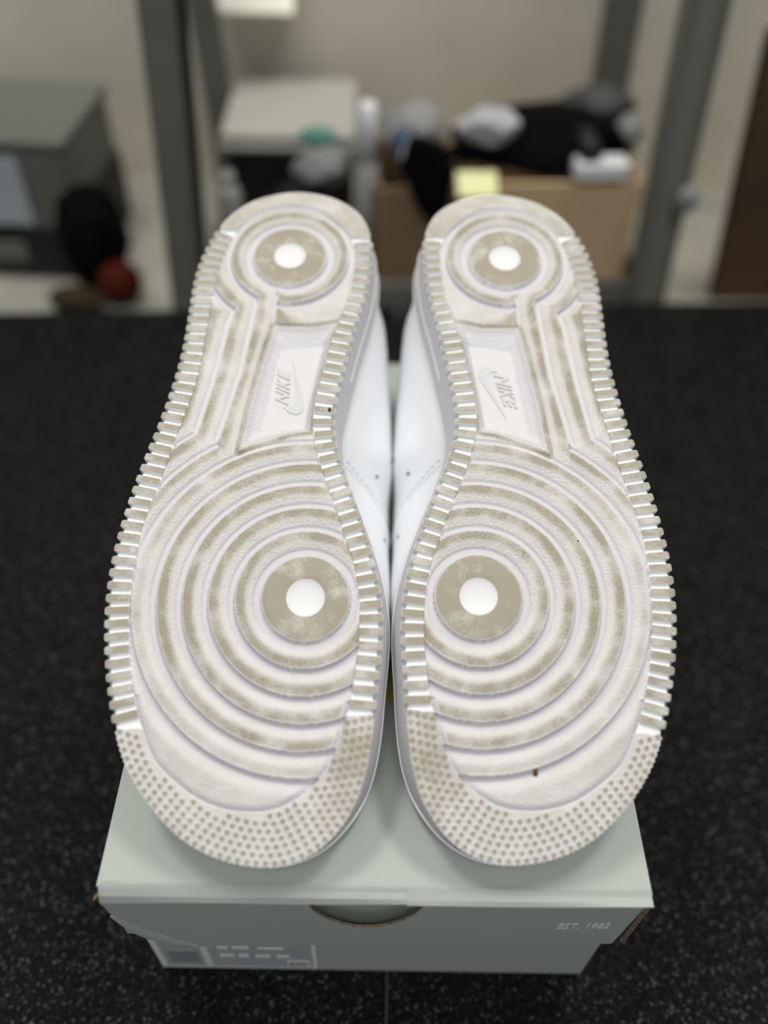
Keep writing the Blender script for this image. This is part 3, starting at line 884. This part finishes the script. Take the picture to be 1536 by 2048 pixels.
# front flap with half-moon finger hole and rounded lower left corner
def flap(y0, y1, name, xl, xr, round_, hole, par, shift=0.0):
    pts = [(xl, band_z(xl) + shift)]
    if hole:
        pts.append((-0.0262, band_z(-0.0262)))
        for q in range(1, 24):
            t = q / 24; x = -0.0262 + 0.0455 * t
            pts.append((x, band_z(x) - 0.0300 * (math.sin(math.pi * t) ** 0.62) * 0.93 + random.uniform(-.0003, .0003)))
        pts.append((0.0193, band_z(0.0193)))
    pts += [(xr, band_z(xr) + shift), (xr - 0.003, low_z(xr) + 0.0006)]
    for q in range(1, 12):
        x = xr - 0.003 + (xl + round_ - (xr - 0.003)) * q / 12
        pts.append((x, low_z(x) + 0.0004 * math.sin(q * 2.1)))
    if round_ > 0.004:
        for q in range(0, 9):
            a = math.pi / 2 * q / 8
            pts.append((xl + 0.002 + (round_ - 0.002) * (1 - math.sin(a)), low_z(xl) + 0.036 * (1 - math.cos(a)) ** 1.0))
    else:
        pts.append((xl, low_z(xl)))
    v, f = prism(pts, y0, y1)
    fm = [0, 0] + [1] * (len(f) - 2)
    return meshobj(name, v, f, None, par, False, [M_CARD, M_KRAFT], fm)
flap(YF - 0.0003, YF + 0.0008, 'front_flap', -W2 + 0.001, W2 - 0.0035, 0.030, True, lid)
# second layer seen behind the rounded corner
v, f = prism([(-W2 + 0.0005, 0.113), (-0.050, 0.113), (-0.050, 0.0625), (-W2 + 0.016, 0.0575), (-W2 + 0.0025, 0.088)], YF + 0.0019, YF + 0.0032)
meshobj('corner_layer', v, f, None, lid, False, [M_CARD, M_KRAFT], [0, 0] + [1] * 5)
# peeled paper lip along the rounded corner
bm = bmesh.new(); pv = []
for q in range(13):
    t = q / 12
    x = -W2 + 0.0035 + 0.0285 * t; z = 0.1005 - 0.039 * t ** 0.72
    wd_ = 0.0055 * math.sin(math.pi * min(1, t * 0.93 + 0.07)) ** 0.6
    pv.append((bm.verts.new((x, YF - 0.0004, z)), bm.verts.new((x - wd_ * 0.85, YF - 0.0005, z - wd_ * 0.55)), bm.verts.new((x - wd_ * 0.8, YF - 0.0002, z - wd_ * 0.5)), bm.verts.new((x, YF - 0.0002, z))))
for a, b in zip(pv[:-1], pv[1:]):
    for k in range(4):
        bm.faces.new((a[k], a[(k + 1) % 4], b[(k + 1) % 4], b[k]))
bm.faces.new(pv[0]); bm.faces.new(pv[-1])
tag(bmobj('peeled_paper', bm, M_PEEL, lid, False), 'pale peeled paper edge')
# side and back walls of the lid
def side_wall(sg):
    o0 = W2 - 0.0002; t = 0.0030
    fl_ = 0.0006
    zb = low_z(sg * W2)
    pr = [(sg * o0, ZT - 0.0022), (sg * (o0 + fl_), zb), (sg * (o0 + fl_ - t), zb), (sg * (o0 - t), ZT - 0.0027)]
    v, f = prism(pr, 0.0008, LL)
    fm = [1 if sg > 0 else 0, 0, 0, 1, 0, 0]
    return meshobj('side_wall', v, f, None, lid, False, [M_CARD, M_KRAFT], fm)
side_wall(-1); side_wall(1)
v, f = prism([(-W2 + 0.003, ZT - 0.003), (W2 - 0.003, ZT - 0.003), (W2 - 0.003, 0.062), (-W2 + 0.003, 0.062)], LL - 0.003, LL - 0.0005)
meshobj('back_wall', v, f, M_CARD, lid)
# opened corrugated corner at the right: two plies with a dark gap
for dx, dy in ((0.0, 0.0), (0.0019, 0.0006)):
    v, f = prism([(W2 - 0.0030 + dx, band_z(W2) - 0.0005), (W2 - 0.0020 + dx, band_z(W2) - 0.0010), (W2 - 0.0026 + dx, low_z(W2) + 0.0008), (W2 - 0.0037 + dx, low_z(W2) + 0.0016)], YF + dy, 0.0030)
    meshobj('corrugated_ply', v, f, M_KRAFT, lid)
# crumpled brown hole at the left corner
bm = bmesh.new()
bm_tube(bm, [(-W2 + 0.0004 + 0.0014 * math.cos(a), YF + 0.001 + 0.001 * math.sin(2 * a), ZT - 0.007 + 0.0042 * math.sin(a)) for a in np.linspace(0.4, 5.6, 14)], 0.00055, 6)
bmobj('torn_corner', bm, M_KRAFT, lid, True)
# olive-yellow sticker band on the lid between the shoes
v, f = prism([(-0.045, ZT + 0.0001), (0.052, ZT + 0.0001), (0.052, ZT + 0.0004), (-0.045, ZT + 0.0004)], 0.083, 0.1585)
tag(meshobj('sticker', v, f, M_YELLOW, lid), 'olive-yellow sticker')
# lettering printed on the front flap
cu = bpy.data.curves.new('lettering', 'FONT'); cu.body = 'EST. 1982'; cu.size = 1.0; cu.extrude = 0.004; cu.offset = 0.012; cu.shear = 0.22; cu.space_character = 1.12
to = bpy.data.objects.new('lettering', cu); COL.objects.link(to)
tm = bpy.data.meshes.new_from_object(to.evaluated_get(bpy.context.evaluated_depsgraph_get())); bpy.data.objects.remove(to)
co = np.array([v.co for v in tm.vertices]); a0, a1 = co[:, 0].min(), co[:, 0].max(); b0, b1 = co[:, 1].min(), co[:, 1].max()
for v in tm.vertices:
    x = 0.0755 + (v.co.x - a0) / (a1 - a0) * 0.0213
    z = 0.0925 + (x - 0.0755) * 0.08 + (v.co.y - b0) / (b1 - b0) * 0.0066
    v.co = Vector((x, YF - 0.0003 - (0.00014 if v.co.z > 0 else -0.0001), z))
tm.materials.clear(); tm.materials.append(M_PRINT)
tag(link(bpy.data.objects.new('lettering', tm), lid), 'pale printed words EST. 1982')

# base tray
BW = W2 - 0.0048
bm = bmesh.new()
y0, y1, th_ = 0.0026, LL - 0.005, 0.0025
for c, sz in (((0, y0 + th_ / 2, 0.056), (2 * BW, th_, 0.112)), ((0, y1 - th_ / 2, 0.056), (2 * BW, th_, 0.112)),
              ((-BW + th_ / 2, (y0 + y1) / 2, 0.056), (th_, y1 - y0 - 2 * th_, 0.112)), ((BW - th_ / 2, (y0 + y1) / 2, 0.056), (th_, y1 - y0 - 2 * th_, 0.112)),
              ((0, (y0 + y1) / 2, 0.0015), (2 * BW - 2 * th_, y1 - y0 - 2 * th_, 0.0025))):
    bm_box(bm, c, sz, bevel=0.0005, seg=1)
base = bmobj('base_tray', bm, M_CARD, B)
def plate(name, x0, x1, z0, z1, d, m, par):
    bm = bmesh.new(); bm_box(bm, ((x0 + x1) / 2, y0 - d / 2, (z0 + z1) / 2), (x1 - x0, d, z1 - z0))
    return bmobj(name, bm, m, par)
lab = tag(plate('label', -BW + 0.001, -0.0270, 0.0035, 0.066, 0.0003, M_PRINT, base), 'pale size label with blurred print')
plate('label_field', -0.0780, -0.0290, 0.0060, 0.064, 0.00045, M_LABEL, lab)
plate('label_field', -BW + 0.004, -0.0815, 0.0060, 0.064, 0.00045, M_LABEL, lab)
for (xa, xb, za, zb) in ((-0.073, -0.066, 0.021, 0.026), (-0.064, -0.059, 0.021, 0.026), (-0.073, -0.068, 0.034, 0.038), (-0.056, -0.049, 0.021, 0.025), (-0.046, -0.040, 0.0210, 0.025), (-0.066, -0.058, 0.034, 0.038), (-0.054, -0.042, 0.034, 0.037)):
    plate('print_block', xa, xb, za, zb, 0.0006, M_PRINT, lab)
plate('print_block', -0.0415, -0.0305, 0.0065, 0.0165, 0.0006, M_PRINT, lab)
for k_ in range(9):
    x_ = -0.0405 + k_ * 0.0011
    plate('barcode_bar', x_, x_ + random.choice((0.0004, 0.0007)), 0.0075, 0.0155, 0.0008, M_LABELINK, lab)
plate('print_block', -BW + 0.007, -0.0835, 0.012, 0.030, 0.0006, M_LABELINK, lab)

# ------------------------------------------------------------------ BACKGROUND along the end of the mat
from mathutils import noise as mnoise
def simple(name, color, rough=0.6, spec=0.3, **k): return mat(name, color, rough, spec, **k)
M_STEEL = simple('grey_painted_steel', (0.155, 0.152, 0.128), 0.5, noise=(20, (0.13, 0.128, 0.108), 0.6))
M_STEELD = simple('dark_steel_slot', (0.022, 0.022, 0.018), 0.6)
M_STEELO = simple('olive_grey_steel', (0.19, 0.185, 0.15), 0.5)
M_KCARD = simple('tan_cardboard', (0.66, 0.47, 0.265), 0.75, noise=(14, (0.60, 0.425, 0.235), 0.7))
M_KSHADE = simple('shaded_cardboard', (0.24, 0.16, 0.085), 0.8, noise=(14, (0.19, 0.125, 0.065), 0.7))  # darker copy of the tan cardboard, standing in for shade
M_BLACKC = simple('black_cloth', (0.004, 0.004, 0.004), 0.9, 0.05)
M_DKGREY = simple('dark_grey_cloth', (0.10, 0.10, 0.095), 0.8, 0.2, noise=(60, (0.03, 0.03, 0.03), 0.9))
M_GREYC = simple('grey_cloth', (0.30, 0.30, 0.29), 0.85, 0.1, noise=(50, (0.2, 0.2, 0.2), 0.7))
M_WHITEC = simple('white_cloth', (0.50, 0.51, 0.53), 0.85, 0.1, noise=(40, (0.36, 0.36, 0.37), 0.7))
M_BLUE = simple('blue_cloth', (0.03, 0.09, 0.19), 0.7)
M_PAPER = simple('white_paper', (0.82, 0.82, 0.82), 0.6)
M_SHEET = simple('pale_blue_grey_sheet', (0.42, 0.46, 0.48), 0.5)
M_NOTE = simple('pale_yellow_note', (0.86, 0.86, 0.45), 0.6)
M_TOTE = simple('light_grey_plastic', (0.42, 0.41, 0.36), 0.45)
M_TOTED = simple('black_plastic', (0.014, 0.014, 0.013), 0.5)
M_TEAL = simple('teal_plastic', (0.10, 0.25, 0.20), 0.5)
M_PALE = simple('pale_grey_green_plastic', (0.30, 0.31, 0.27), 0.5)
M_CASE = simple('grey_case_shell', (0.14, 0.14, 0.12), 0.55)
M_RED = simple('shaded_red_rubber', (0.06, 0.008, 0.003), 0.7, 0.1)  # albedo lowered to hold the shade around the ball
M_OLIVE = simple('dark_olive_cloth', (0.035, 0.024, 0.008), 0.85)
M_WOOD = simple('dark_brown_wood', (0.085, 0.045, 0.020), 0.6, noise=(12, (0.045, 0.03, 0.014), 0.8))
M_CREAM = simple('bright_spot_cream', (0.90, 0.88, 0.76), 0.4)
YAW = 0.077
def zrot(a): return Matrix.Rotation(a, 3, 'Z')

def cloth(name, c, size, seed, amp, material, parent=None, flat=None, freq=1.0):
    bm = bmesh.new()
    bmesh.ops.create_icosphere(bm, subdivisions=4, radius=1.0)
    for v in bm.verts:
        p = v.co.copy()
        d = 1 + amp * mnoise.noise(p * 1.6 * freq + Vector((seed, seed * 2.1, 0))) + amp * 0.6 * abs(mnoise.noise(p * 3.7 * freq + Vector((0, seed, seed))))
        v.co = Vector((p.x * size[0] * d, p.y * size[1] * d, p.z * size[2] * d))
        z = v.co.z + c[2]
        if flat is not None and z < flat: z = flat + (z - flat) * 0.02
        v.co = Vector((v.co.x + c[0], v.co.y + c[1], z))
    return bmobj(name, bm, material, parent, True)

def boxpart(name, c, size, m, parent, rz=0.0, bevel=0.002):
    bm = bmesh.new()
    bm_box(bm, (0, 0, 0), size, bevel=bevel, seg=2)
    bmesh.ops.rotate(bm, cent=(0, 0, 0), matrix=zrot(rz), verts=bm.verts[:])
    bmesh.ops.translate(bm, vec=c, verts=bm.verts[:])
    return bmobj(name, bm, m, parent)

# ---- storage rack
R_ = empty('storage_rack', (0.03, 0.69, -0.012))
tag(R_, 'grey steel storage rack with slotted uprights around the boxes behind the mat', 'rack')
def post(name, base, top, w, dep, m, slots):
    b = Vector(base) - R_.location; t = Vector(top) - R_.location
    d = t - b; t = b + d * 2.6
    bm = bmesh.new()
    vs = []
    for p in (b, t):
        vs.append([bm.verts.new(p + Vector((sx * w / 2, sy * dep / 2, 0))) for sx, sy in ((-1, -1), (1, -1), (1, 1), (-1, 1))])
    for k in range(4): bm.faces.new((vs[0][k], vs[0][(k + 1) % 4], vs[1][(k + 1) % 4], vs[1][k]))
    bm.faces.new(vs[0][::-1]); bm.faces.new(vs[1])
    bmesh.ops.bevel(bm, geom=[e for e in bm.edges if abs((e.verts[0].co - e.verts[1].co).z) > 0.1], offset=0.003, segments=2, affect='EDGES')
    o = bmobj(name, bm, m, R_)
    for sx, sw in slots:
        bm = bmesh.new(); rr = []
        for p in (b + d * 0.0, t):
            rr.append([bm.verts.new(p + Vector((sx + qx * sw / 2, qy, 0))) for qx, qy in ((-1, -dep / 2 - 0.0012), (1, -dep / 2 - 0.0012), (1, -dep / 2 + 0.002), (-1, -dep / 2 + 0.002))])
        for k in range(4): bm.faces.new((rr[0][k], rr[0][(k + 1) % 4], rr[1][(k + 1) % 4], rr[1][k]))
        bm.faces.new(rr[0][::-1]); bm.faces.new(rr[1])
        bmobj('slot_strip', bm, M_STEELD if m is not M_STEELO else M_STEEL, o)
post('upright', (-0.192, 0.582, -0.012), (-0.179, 0.594, 0.256), 0.032, 0.03, M_STEEL, [(0.0185, 0.007)])
post('upright', (0.2525, 0.625, -0.012), (0.2385, 0.636, 0.256), 0.032, 0.03, M_STEELO, [(-0.013, 0.008), (0.013, 0.008)])
post('upright', (-0.176, 0.785, -0.012), (-0.188, 0.785, 0.200), 0.026, 0.026, M_STEEL, [])
post('upright', (0.224, 0.81, -0.012), (0.2165, 0.81, 0.205), 0.035, 0.026, M_STEEL, [])
def beam(a, b, h, dep, m):
    a = Vector(a) - R_.location; b = Vector(b) - R_.location
    L_ = (b - a).length; c = (a + b) / 2
    boxpart('beam', c, (L_, dep, h), m, R_, math.atan2(b.y - a.y, b.x - a.x))
beam((-0.176, 0.5885, 0.004), (0.236, 0.6215, 0.004), 0.022, 0.008, M_STEEL)
beam((-0.190, 0.600, -0.001), (-0.180, 0.771, -0.001), 0.014, 0.008, M_STEEL)
beam((0.250, 0.641, -0.001), (0.228, 0.796, -0.001), 0.014, 0.008, M_STEEL)

# ---- cardboard boxes
def carton(name, label, c, size, rz, m, flaps):
    T = empty(name, (c[0], c[1], -0.012), rz); tag(T, label, 'box')
    w, d, h = size; th = 0.004
    boxpart('front_panel', (0, -d / 2, h / 2), (w, th, h), m, T, bevel=0.0012)
    boxpart('back_panel', (0, d / 2, h / 2), (w, th, h), m, T, bevel=0.0012)
    boxpart('side_panel', (-w / 2 + th / 2, 0, h / 2), (th, d - th, h), m, T, bevel=0.0008)
    boxpart('side_panel', (w / 2 - th / 2, 0, h / 2), (th, d - th, h), m, T, bevel=0.0008)
    boxpart('bottom_panel', (0, 0, th / 2 + 0.0005), (w - 2 * th, d - th, th), m, T, bevel=0.0005)
    return T
carton('cardboard_box', 'open tan cardboard box with black cloth spilling over its top, beside the right rack upright', (0.141, 0.6855, 0), (0.158, 0.128, 0.122), YAW, M_KCARD, True)
carton('cardboard_box', 'cardboard box coloured dark brown as if in shade, seen in the gap between the two sneakers', (0.018, 0.662, 0), (0.076, 0.10, 0.118), YAW, M_KSHADE, False)

# ---- cloth and things heaped on the boxes
tag(cloth('black_cloth', (0.135, 0.676, 0.122), (0.076, 0.048, 0.026), 3.1, 0.35, M_BLACKC, flat=0.1115), 'black cloth heaped over the tan cardboard box', 'cloth')
t = cloth('black_cloth', (0.024, 0.6035, 0.112), (0.025, 0.007, 0.036), 5.7, 0.35, M_BLACKC)
tag(t, 'black cloth hanging down the front of the shade-darkened box', 'cloth')
for v in t.data.vertices:       # hangs to a point at the lower right
    k_ = (0.150 - v.co.z) / 0.07
    v.co.x = 0.026 + (v.co.x - 0.024) * (1.15 - 0.75 * k_) + 0.012 * k_
tag(cloth('white_cloth', (0.016, 0.668, 0.133), (0.026, 0.026, 0.021), 1.3, 0.30, M_GREYC, flat=0.1075), 'grey-white crumpled cloth on the shade-darkened box, behind a blue cloth', 'cloth')
tag(cloth('white_cloth', (0.018, 0.618, 0.128), (0.013, 0.012, 0.022), 8.3, 0.25, M_WHITEC), 'white cloth corner hanging at the front of the shade-darkened box', 'cloth')
tag(cloth('white_cloth', (0.083, 0.645, 0.148), (0.025, 0.018, 0.014), 9.9, 0.30, M_WHITEC), 'white crumpled cloth lying on the left of the black cloth heap', 'cloth')
tag(cloth('blue_cloth', (0.0045, 0.640, 0.131), (0.0055, 0.006, 0.015), 2.2, 0.25, M_BLUE), 'small blue cloth among the white cloths', 'cloth')
tag(cloth('grey_cloth', (0.196, 0.748, 0.128), (0.036, 0.020, 0.018), 4.6, 0.2, M_DKGREY), 'dark grey crumpled cloth at the back right of the black heap', 'cloth')
bm = bmesh.new(); bm_tube(bm, [(0.205, 0.668, 0.146), (0.2155, 0.652, 0.138)], 0.0085, 16)
tag(bmobj('rolled_cloth', bm, M_GREYC, None, True), 'light grey roll lying on the dark grey cloth', 'roll')
bm = bmesh.new(); bm_tube(bm, [(0.168, 0.650, 0.1405), (0.172, 0.620, 0.136)], 0.0095, 18)
tag(bmobj('black_roll', bm, M_TOTED, None, True), 'short black roll pointing forward on the black cloth heap', 'roll')
cd_ = boxpart('white_carton', (0.183, 0.628, 0.1215), (0.048, 0.022, 0.015), M_PAPER, None, YAW, 0.002)
tag(cd_, 'small white carton on the front rim of the tan cardboard box', 'carton')
bm = bmesh.new(); bm_box(bm, (0, 0, 0), (0.036, 0.0016, 0.024), rot=Matrix.Rotation(-0.95, 3, 'X'), bevel=0.0004, seg=1)
bmesh.ops.rotate(bm, cent=(0, 0, 0), matrix=zrot(YAW), verts=bm.verts[:]); bmesh.ops.translate(bm, vec=(0.073, 0.6085, 0.112), verts=bm.verts[:])
cd_ = bmobj('yellow_note', bm, M_NOTE)
tag(cd_, 'pale yellow card lying over the upper left rim of the tan cardboard box', 'card')
g_ = cloth('grey_pouch', (0.2585, 0.600, 0.108), (0.010, 0.006, 0.012), 6.4, 0.2, M_GREYC)
tag(g_, 'small grey pouch hanging on the right rack upright', 'pouch')

# ---- grey-lidded black tote, with things in front
T = empty('storage_tote', (-0.104, 0.752, -0.012), 0.03); tag(T, 'black storage tote with a light grey lid behind the heel of the left sneaker', 'tote')
boxpart('tub', (0, 0, 0.060), (0.122, 0.128, 0.118), M_TOTED, T, 0, 0.006)
boxpart('lid', (0, 0, 0.1245), (0.128, 0.136, 0.012), M_TOTE, T, 0, 0.004)
boxpart('lid_rim', (0, 0, 0.1165), (0.131, 0.139, 0.006), M_TOTE, T, 0, 0.002)
tb = empty('paper_tube', (-0.0250, 0.640, -0.012)); tag(tb, 'upright white tube with a grey lower half at the right of the grey-lidded tote', 'tube')
bm = bmesh.new(); bm_tube(bm, [(0, 0, 0.0005), (0, 0, 0.127)], 0.0095, 20); bmobj('lower_sleeve', bm, M_GREYC, tb, True)
bm = bmesh.new(); bm_tube(bm, [(0, 0, 0.127), (0, 0.004, 0.172), (0, 0.005, 0.178)], [0.0085, 0.0085, 0.006], 20); bmobj('upper_sleeve', bm, M_PAPER, tb, True)
cn = empty('canister', (-0.152, 0.628, -0.012)); tag(cn, 'pale grey-green upright canister beside the left rack upright', 'canister')
bm = bmesh.new(); bm_tube(bm, [(0, 0, 0.0005), (0, 0, 0.10), (0, 0, 0.108)], [0.011, 0.011, 0.007], 20); bmobj('body', bm, M_PALE, cn, True)
bm = bmesh.new(); bm_tube(bm, [(0, 0, 0.108), (0, 0, 0.118)], 0.0065, 16); bmobj('cap', bm, M_PALE, cn, True)
bg_ = cloth('black_bag', (-0.083, 0.643, 0.040), (0.040, 0.024, 0.052), 7.7, 0.2, M_TOTED, flat=-0.0115)
tag(bg_, 'black bag standing in front of the grey-lidded tote', 'bag')
tag(cloth('grey_cloth', (-0.066, 0.640, 0.109), (0.024, 0.016, 0.016), 11.2, 0.3, M_GREYC), 'light grey crumpled cloth on top of the black bag', 'cloth')
tag(cloth('teal_cap', (-0.070, 0.652, 0.131), (0.017, 0.012, 0.008), 12.5, 0.15, M_TEAL), 'teal cloth bundle resting on the light grey crumpled cloth', 'cloth')

# ---- equipment case, bag and ball at the left
T = empty('equipment_case', (-0.395, 0.705, -0.012), -0.05); tag(T, 'dark grey equipment case with a pale sheet on its front at the left edge', 'case')
boxpart('body', (0, 0, 0.065), (0.20, 0.135, 0.128), M_CASE, T, 0, 0.008)
boxpart('lid', (0, 0, 0.1345), (0.204, 0.139, 0.012), M_CASE, T, 0, 0.004)
boxpart('sheet', (0.012, -0.0690, 0.091), (0.086, 0.002, 0.066), M_SHEET, T, 0, 0.0005)
boxpart('base_band', (0, -0.0685, 0.030), (0.198, 0.003, 0.052), M_TOTED, T, 0, 0.001)
boxpart('side_band', (0.1006, 0, 0.040), (0.003, 0.130, 0.072), M_TOTED, T, 0, 0.001)
boxpart('latch', (0.020, -0.0715, 0.030), (0.040, 0.004, 0.020), M_STEEL, T, 0, 0.001)
t = cloth('black_bag', (-0.288, 0.628, 0.034), (0.030, 0.030, 0.056), 14.1, 0.2, M_BLACKC, flat=-0.0115)
tag(t, 'black bag slumped against the grey equipment case', 'bag')
bm = bmesh.new(); bmesh.ops.create_uvsphere(bm, u_segments=32, v_segments=20, radius=0.0205)
bmesh.ops.translate(bm, vec=(-0.262, 0.598, 0.0088), verts=bm.verts[:])
bl = empty('red_ball', (-0.262, 0.598, -0.012)); bmesh.ops.translate(bm, vec=(0.262, -0.598, 0.012), verts=bm.verts[:])
bmobj('shell', bm, M_RED, bl, True)
bm = bmesh.new(); bm_tube(bm, [(0.0206 * math.cos(a), 0.0206 * math.sin(a) * 0.94, 0.0208 + 0.007 * math.sin(a)) for a in np.linspace(0, 2 * math.pi, 40)], 0.0004, 6)
bmobj('seam', bm, M_TOTED, bl, True)
tag(bl, 'red ball darkened as if in shade, on the floor beside the slumped black bag', 'ball')
t = cloth('olive_cloth', (-0.300, 0.578, 0.003), (0.024, 0.012, 0.012), 15.3, 0.3, M_OLIVE, flat=-0.0005 - 0.0112)
tag(t, 'dark olive cloth on the floor in front of the black bag', 'cloth')

# ---- leaning board at the right, added pale panel on the wall, tilted to make a bright spot
T = empty('wooden_board', (0.414, 0.64, -0.012), 0.05); tag(T, 'dark brown wooden board leaning at the right edge of the view', 'board')
for k_ in range(3):
    bm = bmesh.new(); bm_box(bm, (-0.062 + 0.062 * k_ - 0.0, 0, 0.125), (0.0605, 0.014, 0.25), bevel=0.0015, seg=1)
    bmesh.ops.rotate(bm, cent=(0, 0, 0), matrix=Matrix.Rotation(-0.08, 3, 'X') @ Matrix.Rotation(-0.075, 3, 'Y'), verts=bm.verts[:])
    bmobj('plank', bm, M_WOOD, T)
bm = bmesh.new(); bm_box(bm, (0, 0.011, 0.06), (0.17, 0.008, 0.03), bevel=0.001, seg=1)
bmesh.ops.rotate(bm, cent=(0, 0, 0), matrix=Matrix.Rotation(-0.08, 3, 'X') @ Matrix.Rotation(-0.075, 3, 'Y'), verts=bm.verts[:])
bmobj('batten', bm, M_WOOD, T)
T = empty('bright_spot_panel', (-0.145, WALL_Y, 0.185)); tag(T, 'cream-white panel added on the back wall, tilted to catch light as a bright spot', 'panel')
bm = bmesh.new(); bm_box(bm, (0, -0.022, 0.020), (0.085, 0.004, 0.07), rot=Matrix.Rotation(-0.95, 3, 'X'), bevel=0.0012, seg=1)
bmesh.ops.translate(bm, vec=(0, -0.014, 0.0), verts=bm.verts[:])
bmobj('plate', bm, M_CREAM, T)
for sx in (-0.036, 0.036):
    boxpart('bracket', (sx, -0.007, 0.012), (0.004, 0.014, 0.03), M_STEELO, T, 0, 0.0006)
